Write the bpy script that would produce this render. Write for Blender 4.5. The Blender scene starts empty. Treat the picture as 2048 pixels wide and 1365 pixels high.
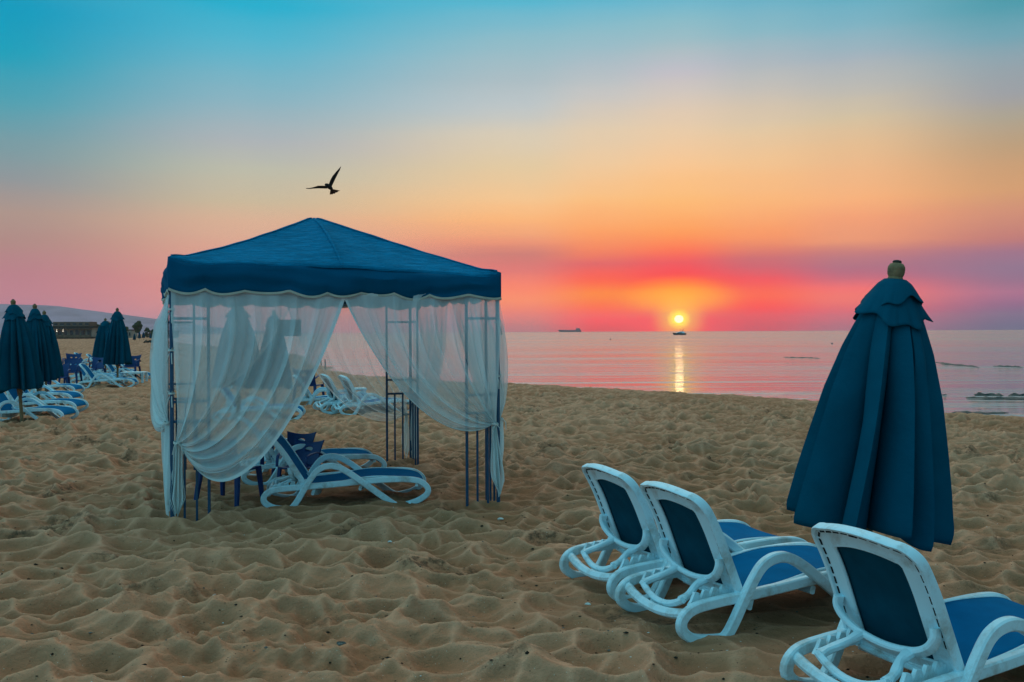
import bpy, bmesh, math, random
import numpy as np
from mathutils import Vector, Matrix
R = math.radians
scene = bpy.context.scene
C = scene.collection

# ------------------------------------------------------------------ camera
F_PX, CAM_H, ROLL = 1800.0, 1.65, 0.26
cam = bpy.data.cameras.new("camera")
cam.sensor_width = 36.0
cam.lens = F_PX / 2048 * 36
cam.shift_y = -0.00903
cam.clip_start = 0.05
cam.clip_end = 60000
camo = bpy.data.objects.new("camera", cam)
C.objects.link(camo)
camo.matrix_world = Matrix.Translation((0, 0, CAM_H)) @ Matrix.Rotation(R(90), 4, 'X') @ Matrix.Rotation(R(-ROLL), 4, 'Z')
scene.camera = camo
scene.render.resolution_x, scene.render.resolution_y = 1024, 682
scene.view_settings.view_transform = 'Standard'
scene.view_settings.look = 'None'
scene.view_settings.exposure = 0.0
scene.view_settings.gamma = 1.0
scene.cycles.max_bounces = 8
scene.cycles.transparent_max_bounces = 24
scene.cycles.volume_bounces = 1
scene.cycles.sample_clamp_indirect = 3.0

SUN_AZ, SUN_EL = R(10.51), R(0.75)

def lin(c):
    return tuple((v / 255 / 12.92) if v / 255 <= 0.04045 else ((v / 255 + 0.055) / 1.055) ** 2.4 for v in c)

# ------------------------------------------------------------------ node helper
class NT:
    def __init__(s, tree):
        s.t = tree
        s.n = tree.nodes
        s.l = tree.links
    def new(s, typ, **kw):
        nd = s.n.new(typ)
        for k, v in kw.items():
            setattr(nd, k, v)
        return nd
    def put(s, sock, v):
        if isinstance(v, bpy.types.NodeSocket):
            s.l.new(v, sock)
        else:
            sock.default_value = v
    def math(s, op, a, b=None, c=None, clamp=False):
        nd = s.new('ShaderNodeMath', operation=op, use_clamp=clamp)
        s.put(nd.inputs[0], a)
        if b is not None:
            s.put(nd.inputs[1], b)
        if c is not None:
            s.put(nd.inputs[2], c)
        return nd.outputs[0]
    def maprange(s, v, a, b, c=0.0, d=1.0, typ='LINEAR'):
        nd = s.new('ShaderNodeMapRange', interpolation_type=typ)
        s.put(nd.inputs['Value'], v)
        nd.inputs['From Min'].default_value = a
        nd.inputs['From Max'].default_value = b
        nd.inputs['To Min'].default_value = c
        nd.inputs['To Max'].default_value = d
        return nd.outputs[0]
    def mix(s, f, a, b, blend='MIX'):
        nd = s.new('ShaderNodeMix', data_type='RGBA', blend_type=blend)
        s.put(nd.inputs[0], f)
        for k, v in ((6, a), (7, b)):
            if not isinstance(v, bpy.types.NodeSocket):
                v = (v[0], v[1], v[2], 1)
            s.put(nd.inputs[k], v)
        return nd.outputs[2]
    def ramp(s, v, stops, interp='LINEAR'):
        nd = s.new('ShaderNodeValToRGB')
        cr = nd.color_ramp
        cr.interpolation = interp
        while len(cr.elements) < len(stops):
            cr.elements.new(0.5)
        for e, (p, c) in zip(cr.elements, stops):
            e.position = p
            e.color = (c[0], c[1], c[2], 1)
        s.put(nd.inputs[0], v)
        return nd.outputs[0]
    def noise(s, vec, scale, detail=4, rough=0.5, dist=0.0):
        nd = s.new('ShaderNodeTexNoise')
        if vec is not None:
            s.l.new(vec, nd.inputs['Vector'])
        nd.inputs['Scale'].default_value = scale
        nd.inputs['Detail'].default_value = detail
        nd.inputs['Roughness'].default_value = rough
        nd.inputs['Distortion'].default_value = dist
        return nd.outputs[0]
    def mapping(s, vec, scale=(1, 1, 1), rot=(0, 0, 0)):
        nd = s.new('ShaderNodeMapping')
        s.l.new(vec, nd.inputs[0])
        nd.inputs['Scale'].default_value = scale
        nd.inputs['Rotation'].default_value = rot
        return nd.outputs[0]

# ------------------------------------------------------------------ world: dusk sky by direction
world = bpy.data.worlds.new("World")
scene.world = world
world.use_nodes = True
w = NT(world.node_tree)
w.n.clear()
tc = w.new('ShaderNodeTexCoord')
sep = w.new('ShaderNodeSeparateXYZ')
w.l.new(tc.outputs['Generated'], sep.inputs[0])
sx, sy, sz = sep.outputs
el = w.math('ARCSINE', sz)
az = w.math('ARCTAN2', sx, sy)
wob = w.noise(w.mapping(tc.outputs['Generated'], (2.2, 2.2, 22)), 1.6, 3, 0.5)
wob = w.math('MULTIPLY', w.math('SUBTRACT', wob, 0.5), 0.016)
wobf = w.maprange(el, 0.012, 0.09)
elw = w.math('ADD', el, w.math('MULTIPLY', wob, wobf))
pos = w.math('DIVIDE', elw, math.pi / 2)
HAZE_D, HAZE_I = 1.2e-4, (0.37, 0.30, 0.30)
def through_haze(c, e, a):
    """sky colour beyond the sea haze that the air in front of it turns into c"""
    L = min(93.4 / max(1e-4, math.sin(R(max(e, 0.01)))), 5150 / max(0.3, math.cos(R(a))))
    T = math.exp(-HAZE_D * L)
    return tuple(max(0.0, (v - (1 - T) * i) / T) for v, i in zip(c, HAZE_I))
TOPF = [(25, (0.42, 0.62, 0.68)), (32, (1.30, 1.35, 1.25)), (44, (2.10, 2.00, 1.75)), (56, (1.50, 1.60, 1.50)), (72, (0.45, 0.75, 0.82)), (90, (0.26, 0.50, 0.58))]  # bright zone above the frame, added to bring out the sand relief
TOPS = [(30, (0.40, 0.60, 0.66)), (44, (0.85, 1.0, 1.0)), (62, (0.45, 0.72, 0.78)), (90, (0.26, 0.50, 0.58))]
TOPB = [(90, (0.26, 0.50, 0.58))]
DIM = lambda rows, k: [(e, tuple(255 * (max(0, v / 255) ** 2.2 * k) ** (1 / 2.2) for v in c)) for e, c in rows]
BACK = [(0, (125, 150, 175)), (6, (115, 172, 198)), (14, (108, 190, 216)), (40, (116, 198, 222))]
COLS = [
 (-180, BACK), (-95, DIM(BACK, 1.7)),
 (-29.6, [(660, (160, 142, 165)), (630, (185, 138, 152)), (590, (192, 135, 145)), (540, (188, 132, 140)), (480, (180, 140, 135)), (420, (176, 150, 140)), (350, (147, 152, 155)), (300, (130, 156, 162)), (200, (88, 161, 177)), (100, (42, 160, 186)), (0, (0, 155, 190))]),
 (-15.9, [(660, (192, 145, 152)), (620, (215, 150, 147)), (560, (225, 150, 140)), (500, (222, 165, 145)), (440, (218, 178, 150)), (400, (205, 185, 155)), (340, (190, 188, 170)), (280, (175, 180, 183)), (240, (160, 180, 188)), (160, (125, 180, 197)), (80, (88, 180, 205)), (0, (42, 174, 205))]),
 (0.8, [(660, (190, 130, 132)), (632, (230, 135, 125)), (600, (252, 148, 112)), (575, (252, 138, 112)), (540, (225, 125, 120)), (510, (208, 128, 120)), (488, (235, 150, 120)), (440, (252, 184, 125)), (400, (246, 198, 145)), (330, (228, 202, 162)), (270, (217, 204, 182)), (210, (190, 198, 200)), (160, (174, 190, 196)), (80, (146, 188, 200)), (0, (85, 182, 208))]),
 (5.6, [(660, (225, 98, 105)), (640, (255, 100, 88)), (612, (255, 125, 72)), (590, (255, 145, 62)), (560, (255, 103, 85)), (530, (228, 108, 108)), (505, (245, 135, 100)), (460, (254, 165, 105)), (400, (252, 192, 130)), (330, (240, 202, 158)), (260, (225, 204, 176)), (190, (200, 198, 195)), (130, (175, 190, 198)), (60, (140, 188, 201)), (0, (98, 182, 207))]),
 (10.5, [(660, (255, 78, 80)), (640, (255, 95, 60)), (610, (255, 150, 40)), (592, (255, 150, 42)), (575, (255, 105, 68)), (555, (255, 85, 85)), (530, (240, 95, 100)), (505, (255, 125, 90)), (470, (255, 158, 95)), (400, (254, 189, 122)), (330, (248, 200, 150)), (260, (233, 204, 170)), (180, (210, 199, 190)), (140, (194, 191, 199)), (100, (172, 190, 196)), (50, (140, 188, 200)), (0, (108, 182, 205))]),
 (15.4, [(660, (212, 95, 112)), (625, (250, 96, 96)), (592, (255, 116, 90)), (562, (245, 96, 100)), (532, (202, 110, 120)), (508, (225, 128, 112)), (475, (250, 155, 105)), (400, (252, 184, 124)), (330, (243, 196, 146)), (260, (226, 200, 165)), (180, (198, 192, 184)), (120, (172, 184, 192)), (60, (138, 184, 197)), (0, (108, 178, 200))]),
 (20.5, [(660, (182, 124, 134)), (630, (220, 117, 125)), (600, (244, 128, 116)), (580, (244, 120, 119)), (552, (192, 112, 130)), (532, (181, 119, 134)), (508, (206, 131, 125)), (488, (234, 154, 120)), (440, (244, 162, 120)), (400, (249, 179, 126)), (300, (231, 190, 146)), (240, (214, 194, 162)), (180, (190, 187, 180)), (120, (168, 180, 189)), (60, (134, 180, 195)), (0, (104, 175, 196))]),
 (29.6, [(660, (135, 120, 138)), (622, (152, 116, 140)), (590, (181, 121, 144)), (565, (160, 118, 141)), (540, (152, 122, 145)), (510, (165, 120, 140)), (480, (195, 126, 122)), (430, (211, 146, 121)), (380, (214, 160, 117)), (340, (205, 160, 120)), (290, (190, 160, 127)), (240, (175, 164, 145)), (190, (160, 161, 165)), (120, (144, 165, 175)), (60, (114, 165, 180)), (0, (80, 156, 172))]),
 (95, DIM(BACK, 0.5)), (180, BACK),
]
res = None
prev = None
for a, rows in COLS:
    st = []
    for y, c in rows:
        e = y if abs(a) > 60 else math.degrees(math.atan((664 - y) / F_PX * math.cos(R(a))))
        st.append((e / 90, through_haze(lin(c), e, a) if abs(a) < 60 else lin(c)))
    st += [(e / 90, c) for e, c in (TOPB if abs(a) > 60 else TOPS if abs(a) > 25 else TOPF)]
    rc = w.ramp(pos, st)
    res = rc if res is None else w.mix(w.maprange(az, R(prev), R(a), typ='SMOOTHSTEP' if abs(a) < 60 and abs(prev) < 60 else 'LINEAR'), res, rc)
    prev = a
# glow round the sun and the sun's own disc
dx = w.math('SUBTRACT', az, SUN_AZ)
dz = w.math('SUBTRACT', el, SUN_EL + 0.0)
d2 = w.math('ADD', w.math('POWER', w.math('ABSOLUTE', dx), 2), w.math('POWER', w.math('ABSOLUTE', w.math('MULTIPLY', dz, 1.15)), 2))
dist = w.math('SQRT', d2)
dist2 = w.math('SQRT', w.math('ADD', w.math('POWER', w.math('ABSOLUTE', w.math('MULTIPLY', dx, 0.36)), 2), w.math('POWER', w.math('ABSOLUTE', w.math('SUBTRACT', dz, R(1.45))), 2)))
g1 = w.maprange(dist2, R(0.0), R(1.55), 1, 0, 'SMOOTHSTEP')
res = w.mix(w.math('MULTIPLY', g1, 0.6), res, (1.5, 0.60, 0.0))
g1b = w.maprange(dist, R(0.2), R(2.0), 1, 0, 'SMOOTHSTEP')
res = w.mix(w.math('MULTIPLY', g1b, 0.85), res, (1.5, 0.70, 0.0))
g2 = w.maprange(dist, R(0.2), R(0.85), 1, 0, 'SMOOTHSTEP')
res = w.mix(g2, res, (2.0, 1.35, 0.0))
disc = w.maprange(dist, R(0.235), R(0.31), 1, 0, 'SMOOTHSTEP')
res = w.mix(disc, res, (2.8, 2.2, 1.1))
bg = w.new('ShaderNodeBackground')
w.l.new(res, bg.inputs[0])
bg.inputs[1].default_value = 1.0
wo = w.new('ShaderNodeOutputWorld')
w.l.new(bg.outputs[0], wo.inputs[0])

# ------------------------------------------------------------------ sun lamp
sun = bpy.data.lights.new("sun", 'SUN')
sun.energy = 0.0005
sun.angle = R(0.55)
sun.color = (1.0, 0.55, 0.25)
suno = bpy.data.objects.new("sun", sun)
C.objects.link(suno)
sd = Vector((math.sin(SUN_AZ) * math.cos(SUN_EL), math.cos(SUN_AZ) * math.cos(SUN_EL), math.sin(SUN_EL)))
suno.rotation_euler = sd.to_track_quat('Z', 'Y').to_euler()

# ------------------------------------------------------------------ pixel helpers (2048-wide photograph)
cr_, sr_ = math.cos(R(ROLL)), math.sin(R(ROLL))
def ray(px, py):
    dx, dy = px - 1024, 682.5 - py
    dy2 = dy - (682.5 - 664)
    X = dx * cr_ + 0 * dy
    u, v = dx, dy2
    # undo the camera roll about the optical axis
    return (u * cr_ + v * sr_) / F_PX, (v * cr_ - u * sr_) / F_PX
def gnd(px, py, z=0.0):
    a, b = ray(px, py)
    Y = (z - CAM_H) / b
    return Vector((a * Y, Y, z))
def at(px, py, Y):
    a, b = ray(px, py)
    return Vector((a * Y, Y, CAM_H + b * Y))

# ------------------------------------------------------------------ mesh helpers
class MB:
    def __init__(s):
        s.v, s.f, s.m = [], [], []
    def add(s, vs, fs, m=0):
        o = len(s.v)
        s.v += [tuple(p) for p in vs]
        s.f += [tuple(i + o for i in f) for f in fs]
        s.m += [m] * len(fs)
    def sweep(s, path, w, t, side=(0, 1, 0), m=0, bev=0.25, closed=False, wf=None):
        """rounded rectangular bar along path; width w along `side`, thickness t in the plane across it"""
        P = [Vector(p) for p in path]
        n = len(P)
        side0 = Vector(side).normalized()
        b = bev * min(w, t)
        sec = [(-w/2+b, -t/2), (w/2-b, -t/2), (w/2, -t/2+b), (w/2, t/2-b), (w/2-b, t/2), (-w/2+b, t/2), (-w/2, t/2-b), (-w/2, -t/2+b)]
        vs = []
        for i in range(n):
            a = P[(i-1) % n] if (closed or i > 0) else P[i]
            c = P[(i+1) % n] if (closed or i < n-1) else P[i]
            tg = (c - a).normalized()
            sd_ = (side0 - tg * side0.dot(tg)).normalized()
            nr = tg.cross(sd_)
            k = wf(i / (n - 1)) if wf else 1
            for (p, q) in sec:
                vs.append(P[i] + sd_ * p * k + nr * q)
        fs = []
        for i in range(n if closed else n-1):
            j = (i+1) % n
            for k in range(8):
                l = (k+1) % 8
                fs.append((i*8+k, i*8+l, j*8+l, j*8+k))
        if not closed:
            fs.append(tuple(range(7, -1, -1)))
            fs.append(tuple((n-1)*8 + k for k in range(8)))
        s.add(vs, fs, m)
    def tube(s, path, r, n=8, m=0, cap=True):
        P = [Vector(p) for p in path]
        rr = r if isinstance(r, (list, tuple)) else [r] * len(P)
        vs, fs = [], []
        ref = None
        for i in range(len(P)):
            tg = (P[min(i+1, len(P)-1)] - P[max(i-1, 0)]).normalized()
            if ref is None:
                ref = tg.orthogonal().normalized()
            ref = (ref - tg * ref.dot(tg)).normalized()
            bn = tg.cross(ref)
            for k in range(n):
                a = 2 * math.pi * k / n
                vs.append(P[i] + (ref * math.cos(a) + bn * math.sin(a)) * rr[i])
        for i in range(len(P)-1):
            for k in range(n):
                l = (k+1) % n
                fs.append((i*n+k, i*n+l, (i+1)*n+l, (i+1)*n+k))
        if cap:
            fs.append(tuple(range(n-1, -1, -1)))
            fs.append(tuple((len(P)-1)*n + k for k in range(n)))
        s.add(vs, fs, m)
    def lathe(s, prof, n=16, m=0, c=(0, 0, 0)):
        vs, fs = [], []
        for (r, z) in prof:
            for k in range(n):
                a = 2 * math.pi * k / n
                vs.append((c[0] + r*math.cos(a), c[1] + r*math.sin(a), c[2] + z))
        for i in range(len(prof)-1):
            for k in range(n):
                l = (k+1) % n
                fs.append((i*n+k, i*n+l, (i+1)*n+l, (i+1)*n+k))
        fs.append(tuple(range(n-1, -1, -1)))
        fs.append(tuple((len(prof)-1)*n + k for k in range(n)))
        s.add(vs, fs, m)
    def grid(s, fn, nu, nv, m=0, keep=None, closed_u=False):
        vs = [fn(i / nu, j / nv) for j in range(nv+1) for i in range(nu if closed_u else nu+1)]
        W = nu if closed_u else nu+1
        fs = []
        for j in range(nv):
            for i in range(nu):
                k = (i+1) % W
                if keep is None or keep((i+.5)/nu, (j+.5)/nv):
                    fs.append((j*W+i, j*W+k, (j+1)*W+k, (j+1)*W+i))
        s.add(vs, fs, m)
    def box(s, c, d, m=0, rz=0.0, taper=1.0):
        x, y, z = d[0]/2, d[1]/2, d[2]/2
        ca, sa = math.cos(rz), math.sin(rz)
        vs = []
        for zz, k in ((-z, 1), (z, taper)):
            for (a, b) in ((-x, -y), (x, -y), (x, y), (-x, y)):
                a, b = a*k, b*k
                vs.append((c[0]+a*ca-b*sa, c[1]+a*sa+b*ca, c[2]+zz))
        s.add(vs, [(3, 2, 1, 0), (4, 5, 6, 7), (0, 1, 5, 4), (1, 2, 6, 5), (2, 3, 7, 6), (3, 0, 4, 7)], m)
    def build(s, name, mats, parent=None, smooth=True, solid=0.0, offset=0.0, angle=40):
        me = bpy.data.meshes.new(name)
        me.from_pydata(s.v, [], s.f)
        if not isinstance(mats, (list, tuple)):
            mats = [mats]
        for mt in mats:
            me.materials.append(mt)
        me.polygons.foreach_set('material_index', s.m)
        bm = bmesh.new()
        bm.from_mesh(me)
        bmesh.ops.recalc_face_normals(bm, faces=bm.faces)
        if solid:
            pass
        if smooth:
            for f in bm.faces:
                f.smooth = True
            for e in bm.edges:
                if len(e.link_faces) == 2 and e.calc_face_angle(0) > R(angle):
                    e.smooth = False
        bm.to_mesh(me)
        bm.free()
        o = bpy.data.objects.new(name, me)
        C.objects.link(o)
        if parent is not None:
            o.parent = parent
        if solid:
            md = o.modifiers.new('thickness', 'SOLIDIFY')
            md.thickness = solid
            md.offset = offset
        return o

def tag(o, label, cat, group=None, kind=None):
    if kind:
        o['kind'] = kind
    else:
        o['category'] = cat
    if label:
        o['label'] = label
    if group:
        o['group'] = group
    return o
def thing(name, label, cat, loc=(0, 0, 0), rz=0.0, group=None):
    o = bpy.data.objects.new(name, None)
    C.objects.link(o)
    o.location = loc
    o.rotation_euler = (0, 0, rz)
    o.empty_display_size = 0.1
    return tag(o, label, cat, group)
def dup(root, label=None, loc=None, rz=None, group=None, tilt=None):
    r = root.copy()
    C.objects.link(r)
    if label:
        r['label'] = label
    if group:
        r['group'] = group
    if loc is not None:
        r.location = loc
    if rz is not None:
        r.rotation_euler = (tilt[0] if tilt else 0, tilt[1] if tilt else 0, rz)
    def rec(src, dst):
        for ch in list(src.children):
            c = ch.copy()
            C.objects.link(c)
            c.parent = dst
            rec(ch, c)
    rec(root, r)
    return r

def smooth_path(pts, n=6, closed=False):
    """Catmull-Rom through pts"""
    P = [Vector(p) for p in pts]
    out = []
    N = len(P)
    rng = range(N if closed else N-1)
    for i in rng:
        if closed:
            p0, p1, p2, p3 = P[(i-1) % N], P[i], P[(i+1) % N], P[(i+2) % N]
        else:
            p0, p1, p2, p3 = P[max(i-1, 0)], P[i], P[i+1], P[min(i+2, N-1)]
        for k in range(n):
            t = k / n
            out.append(0.5 * ((2*p1) + (p2-p0)*t + (2*p0-5*p1+4*p2-p3)*t*t + (3*p1-p0-3*p2+p3)*t**3))
    if not closed:
        out.append(P[-1])
    return out

# ------------------------------------------------------------------ materials
def mat(name, col, rough=0.6, spec=0.5, var=0.0, vscale=4.0, bump=0.0, bscale=60.0, dirt=None, dscale=3.0, damt=0.5, sheen=0.0, backcol=None, transl=0.0, coat=0.0, metal=0.0):
    m = bpy.data.materials.new(name)
    m.use_nodes = True
    t = NT(m.node_tree)
    bs = t.n['Principled BSDF']
    co = t.new('ShaderNodeTexCoord').outputs['Object']
    c = None
    base = (col[0], col[1], col[2], 1)
    if var > 0:
        nz = t.noise(co, vscale, 5, 0.6)
        f = t.maprange(nz, 0.3, 0.7)
        c = t.mix(f, tuple(x*(1-var) for x in col), tuple(min(1, x*(1+var)) for x in col))
    if dirt is not None:
        nz = t.noise(co, dscale, 8, 0.7, 0.3)
        f = t.math('MULTIPLY', t.maprange(nz, 0.5, 0.75), damt)
        c = t.mix(f, c if c is not None else col, dirt)
    if c is None:
        bs.inputs['Base Color'].default_value = base
    else:
        t.l.new(c, bs.inputs['Base Color'])
    bs.inputs['Roughness'].default_value = rough
    bs.inputs['Specular IOR Level'].default_value = spec
    bs.inputs['Metallic'].default_value = metal
    if sheen:
        bs.inputs['Sheen Weight'].default_value = sheen
    if bump > 0:
        bp = t.new('ShaderNodeBump')
        bp.inputs['Strength'].default_value = 1.0
        bp.inputs['Distance'].default_value = bump
        t.l.new(t.noise(co, bscale, 4, 0.6), bp.inputs['Height'])
        t.l.new(bp.outputs[0], bs.inputs['Normal'])
    return m

M = {}
M['white'] = mat('white_plastic', (0.60, 0.80, 0.86), 0.5, 0.3, var=0.05, vscale=3, dirt=(0.33, 0.30, 0.25), dscale=5, damt=0.95, bump=0.0006, bscale=90)
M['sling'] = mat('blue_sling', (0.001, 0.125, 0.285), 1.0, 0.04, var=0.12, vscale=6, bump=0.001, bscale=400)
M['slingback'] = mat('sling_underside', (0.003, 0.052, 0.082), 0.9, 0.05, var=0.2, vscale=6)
M['slot'] = mat('dark_slot', (0.01, 0.012, 0.014), 0.8, 0.1)
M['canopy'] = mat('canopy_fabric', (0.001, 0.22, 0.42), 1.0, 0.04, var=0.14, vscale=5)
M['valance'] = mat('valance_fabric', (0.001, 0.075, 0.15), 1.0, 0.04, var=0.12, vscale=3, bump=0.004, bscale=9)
M['umbrella'] = mat('umbrella_fabric', (0.001, 0.068, 0.112), 1.0, 0.04, var=0.14, vscale=4, bump=0.006, bscale=9)
M['trim'] = mat('beige_trim', (0.45, 0.42, 0.34), 0.8, 0.2, var=0.15, vscale=12)
M['frame'] = mat('navy_metal', (0.003, 0.055, 0.12), 0.45, 0.5, var=0.15, vscale=12)
M['chair'] = mat('blue_plastic', (0.001, 0.030, 0.13), 0.5, 0.3, var=0.1, vscale=6)
M['wood'] = mat('weathered_wood', (0.22, 0.14, 0.07), 0.75, 0.2, var=0.3, vscale=25, dirt=(0.07, 0.06, 0.045), dscale=12, damt=0.7, bump=0.002, bscale=60)
M['wooddark'] = mat('dark_wood', (0.035, 0.03, 0.025), 0.8, 0.2, var=0.3, vscale=20)
M['board'] = mat('sign_board', (0.02, 0.06, 0.10), 0.6, 0.3, var=0.1)
M['rope'] = mat('tie_rope', (0.55, 0.56, 0.52), 0.8, 0.2, var=0.1, vscale=30)
M['bird'] = mat('dark_plumage', (0.018, 0.018, 0.018), 0.8, 0.2, var=0.5, vscale=14)
M['bird2'] = mat('brown_plumage', (0.075, 0.035, 0.025), 0.8, 0.2, var=0.5, vscale=20)
M['hull'] = mat('ship_hull', (0.10, 0.07, 0.08), 0.6)
M['boatwhite'] = mat('boat_white', (0.75, 0.75, 0.75), 0.3)
M['boatdark'] = mat('boat_dark', (0.03, 0.03, 0.035), 0.3)
M['concrete'] = mat('pale_wall', (0.30, 0.27, 0.23), 0.9, 0.1, var=0.2, vscale=0.3)
M['wall2'] = mat('brown_wall', (0.16, 0.10, 0.07), 0.9, 0.1, var=0.25, vscale=0.5)
M['roofd'] = mat('dark_roof', (0.05, 0.04, 0.035), 0.9, 0.1, var=0.2, vscale=0.4)
M['glass'] = mat('dark_window', (0.02, 0.025, 0.03), 0.15, 0.5)
M['leaf'] = mat('leaf_green', (0.05, 0.075, 0.03), 0.8, 0.2, var=0.5, vscale=0.9)
M['bark'] = mat('bark', (0.10, 0.07, 0.05), 0.9)
M['rock'] = mat('reef_rock', (0.030, 0.035, 0.028), 0.6, 0.4, var=0.4, vscale=5, bump=0.01, bscale=12)
M['shell'] = mat('shell_white', (0.62, 0.60, 0.55), 0.6, 0.3, var=0.2, vscale=50)
M['debris'] = mat('dark_debris', (0.022, 0.017, 0.012), 0.9, 0.1, var=0.5, vscale=30)
M['pebble'] = mat('pebble', (0.12, 0.115, 0.10), 0.8, 0.2, var=0.5, vscale=20)
M['hill'] = mat('hill_haze_tint', (0.32, 0.22, 0.29), 0.95, 0.05, var=0.3, vscale=0.01)  # pale lavender of the haze mixed into the hill colour

def finish_canopy():
    m = M['canopy']
    t = NT(m.node_tree)
    bs = t.n['Principled BSDF']
    co = t.new('ShaderNodeTexCoord').outputs['Object']
    n1 = t.noise(t.mapping(co, (2.0, 2.0, 16)), 3.0, 5, 0.65, 0.6)
    n2 = t.noise(co, 500, 2, 0.5)
    h = t.math('ADD', n1, t.math('MULTIPLY', n2, 0.02))
    bp = t.new('ShaderNodeBump')
    bp.inputs['Strength'].default_value = 1
    bp.inputs['Distance'].default_value = 0.11
    t.l.new(h, bp.inputs['Height'])
    t.l.new(bp.outputs[0], bs.inputs['Normal'])
finish_canopy()

def curtain_mat():
    m = bpy.data.materials.new('sheer_curtain')
    m.use_nodes = True
    t = NT(m.node_tree)
    t.n.clear()
    out = t.new('ShaderNodeOutputMaterial')
    att = t.new('ShaderNodeAttribute', attribute_name='cover')
    co = t.new('ShaderNodeTexCoord').outputs['Object']
    nz = t.noise(co, 9, 4, 0.6)
    col = t.mix(t.maprange(nz, 0.3, 0.7), (0.78, 0.88, 0.88), (0.86, 0.92, 0.91))
    df = t.new('ShaderNodeBsdfDiffuse')
    tl = t.new('ShaderNodeBsdfTranslucent')
    t.l.new(col, df.inputs[0])
    t.l.new(col, tl.inputs[0])
    mx = t.new('ShaderNodeMixShader')
    mx.inputs[0].default_value = 0.38
    t.l.new(df.outputs[0], mx.inputs[1])
    t.l.new(tl.outputs[0], mx.inputs[2])
    tr = t.new('ShaderNodeBsdfTransparent')
    m2 = t.new('ShaderNodeMixShader')
    weave = t.math('MULTIPLY', t.math('SUBTRACT', t.noise(co, 260, 2, 0.5), 0.5), 0.25)
    t.l.new(t.math('ADD', att.outputs['Fac'], weave, clamp=True), m2.inputs[0])
    t.l.new(tr.outputs[0], m2.inputs[1])
    t.l.new(mx.outputs[0], m2.inputs[2])
    t.l.new(m2.outputs[0], out.inputs[0])
    return m
M['curtain'] = curtain_mat()

def sand_mat():
    m = bpy.data.materials.new('sand')
    m.use_nodes = True
    t = NT(m.node_tree)
    bs = t.n['Principled BSDF']
    co = t.new('ShaderNodeTexCoord').outputs['Object']
    big = t.noise(co, 0.35, 5, 0.6)
    mid = t.noise(co, 2.3, 6, 0.65)
    fine = t.noise(co, 70, 4, 0.7)
    c = t.mix(t.maprange(big, 0.3, 0.7), (0.53, 0.218, 0.108), (0.61, 0.276, 0.150))
    c = t.mix(t.math('MULTIPLY', t.maprange(mid, 0.52, 0.8), 0.6), c, (0.36, 0.175, 0.080))
    c = t.mix(t.math('MULTIPLY', t.maprange(fine, 0.35, 0.75), 0.35), c, (0.36, 0.18, 0.085))
    # light on the crests and shade in the hollows, put into the sand colour
    att = t.new('ShaderNodeAttribute', attribute_name='crest_light')
    lightf = t.math('ADD', att.outputs['Fac'], t.math('MULTIPLY', t.math('SUBTRACT', mid, 0.5), 0.5), clamp=True)
    c = t.mix(lightf, t.mix(1.0, c, (0.66, 0.61, 0.55), 'MULTIPLY'), t.mix(1.0, c, (1.22, 1.30, 1.42), 'MULTIPLY'))
    # dark damp churned patches
    pt = t.noise(co, 1.1, 3, 0.5)
    pf = t.math('MULTIPLY', t.maprange(pt, 0.57, 0.68), t.maprange(t.noise(co, 16, 5, 0.75), 0.47, 0.62))
    c = t.mix(t.math('MULTIPLY', pf, 0.8), c, (0.085, 0.052, 0.03))
    # grains: dark and pale specks
    for sc, thr, colr, seedv in ((38, 0.10, (0.05, 0.035, 0.025), 0.0), (55, 0.085, (0.6, 0.55, 0.45), 7.3), (120, 0.12, (0.09, 0.06, 0.04), 3.1)):
        vo = t.new('ShaderNodeTexVoronoi')
        vo.inputs['Scale'].default_value = sc
        mp = t.new('ShaderNodeMapping')
        t.l.new(co, mp.inputs[0])
        mp.inputs['Location'].default_value = (seedv, seedv * 2, 0)
        t.l.new(mp.outputs[0], vo.inputs['Vector'])
        sp = t.new('ShaderNodeSeparateColor')
        t.l.new(vo.outputs['Color'], sp.inputs[0])
        sel = t.math('GREATER_THAN', sp.outputs[0], 0.86)
        dot = t.maprange(vo.outputs['Distance'], thr, thr * 1.8, 1, 0)
        c = t.mix(t.math('MULTIPLY', t.math('MULTIPLY', sel, dot), 0.75), c, colr)
    # wet dark edge near the water (height based)
    geo = t.new('ShaderNodeNewGeometry')
    sp = t.new('ShaderNodeSeparateXYZ')
    t.l.new(geo.outputs['Position'], sp.inputs[0])
    wet = t.maprange(t.math('ADD', sp.outputs[2], t.math('MULTIPLY', t.math('SUBTRACT', mid, 0.5), 0.08)), -0.16, -0.06, 1, 0)
    c = t.mix(t.math('MULTIPLY', wet, 0.6), c, (0.13, 0.095, 0.065))
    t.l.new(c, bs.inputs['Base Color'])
    t.l.new(t.maprange(wet, 0, 1, 0.95, 0.35), bs.inputs['Roughness'])
    bs.inputs['Specular IOR Level'].default_value = 0.15
    h = t.math('ADD', t.math('MULTIPLY', t.noise(co, 9, 7, 0.68), 0.055), t.math('MULTIPLY', fine, 0.010))
    h = t.math('ADD', h, t.math('MULTIPLY', t.noise(co, 260, 2, 0.5), 0.0012))
    h = t.math('ADD', h, t.math('MULTIPLY', pf, 0.015))
    bp = t.new('ShaderNodeBump')
    bp.inputs['Distance'].default_value = 1.0
    bp.inputs['Strength'].default_value = 0.8
    t.l.new(h, bp.inputs['Height'])
    t.l.new(bp.outputs[0], bs.inputs['Normal'])
    return m
M['sand'] = sand_mat()

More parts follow.
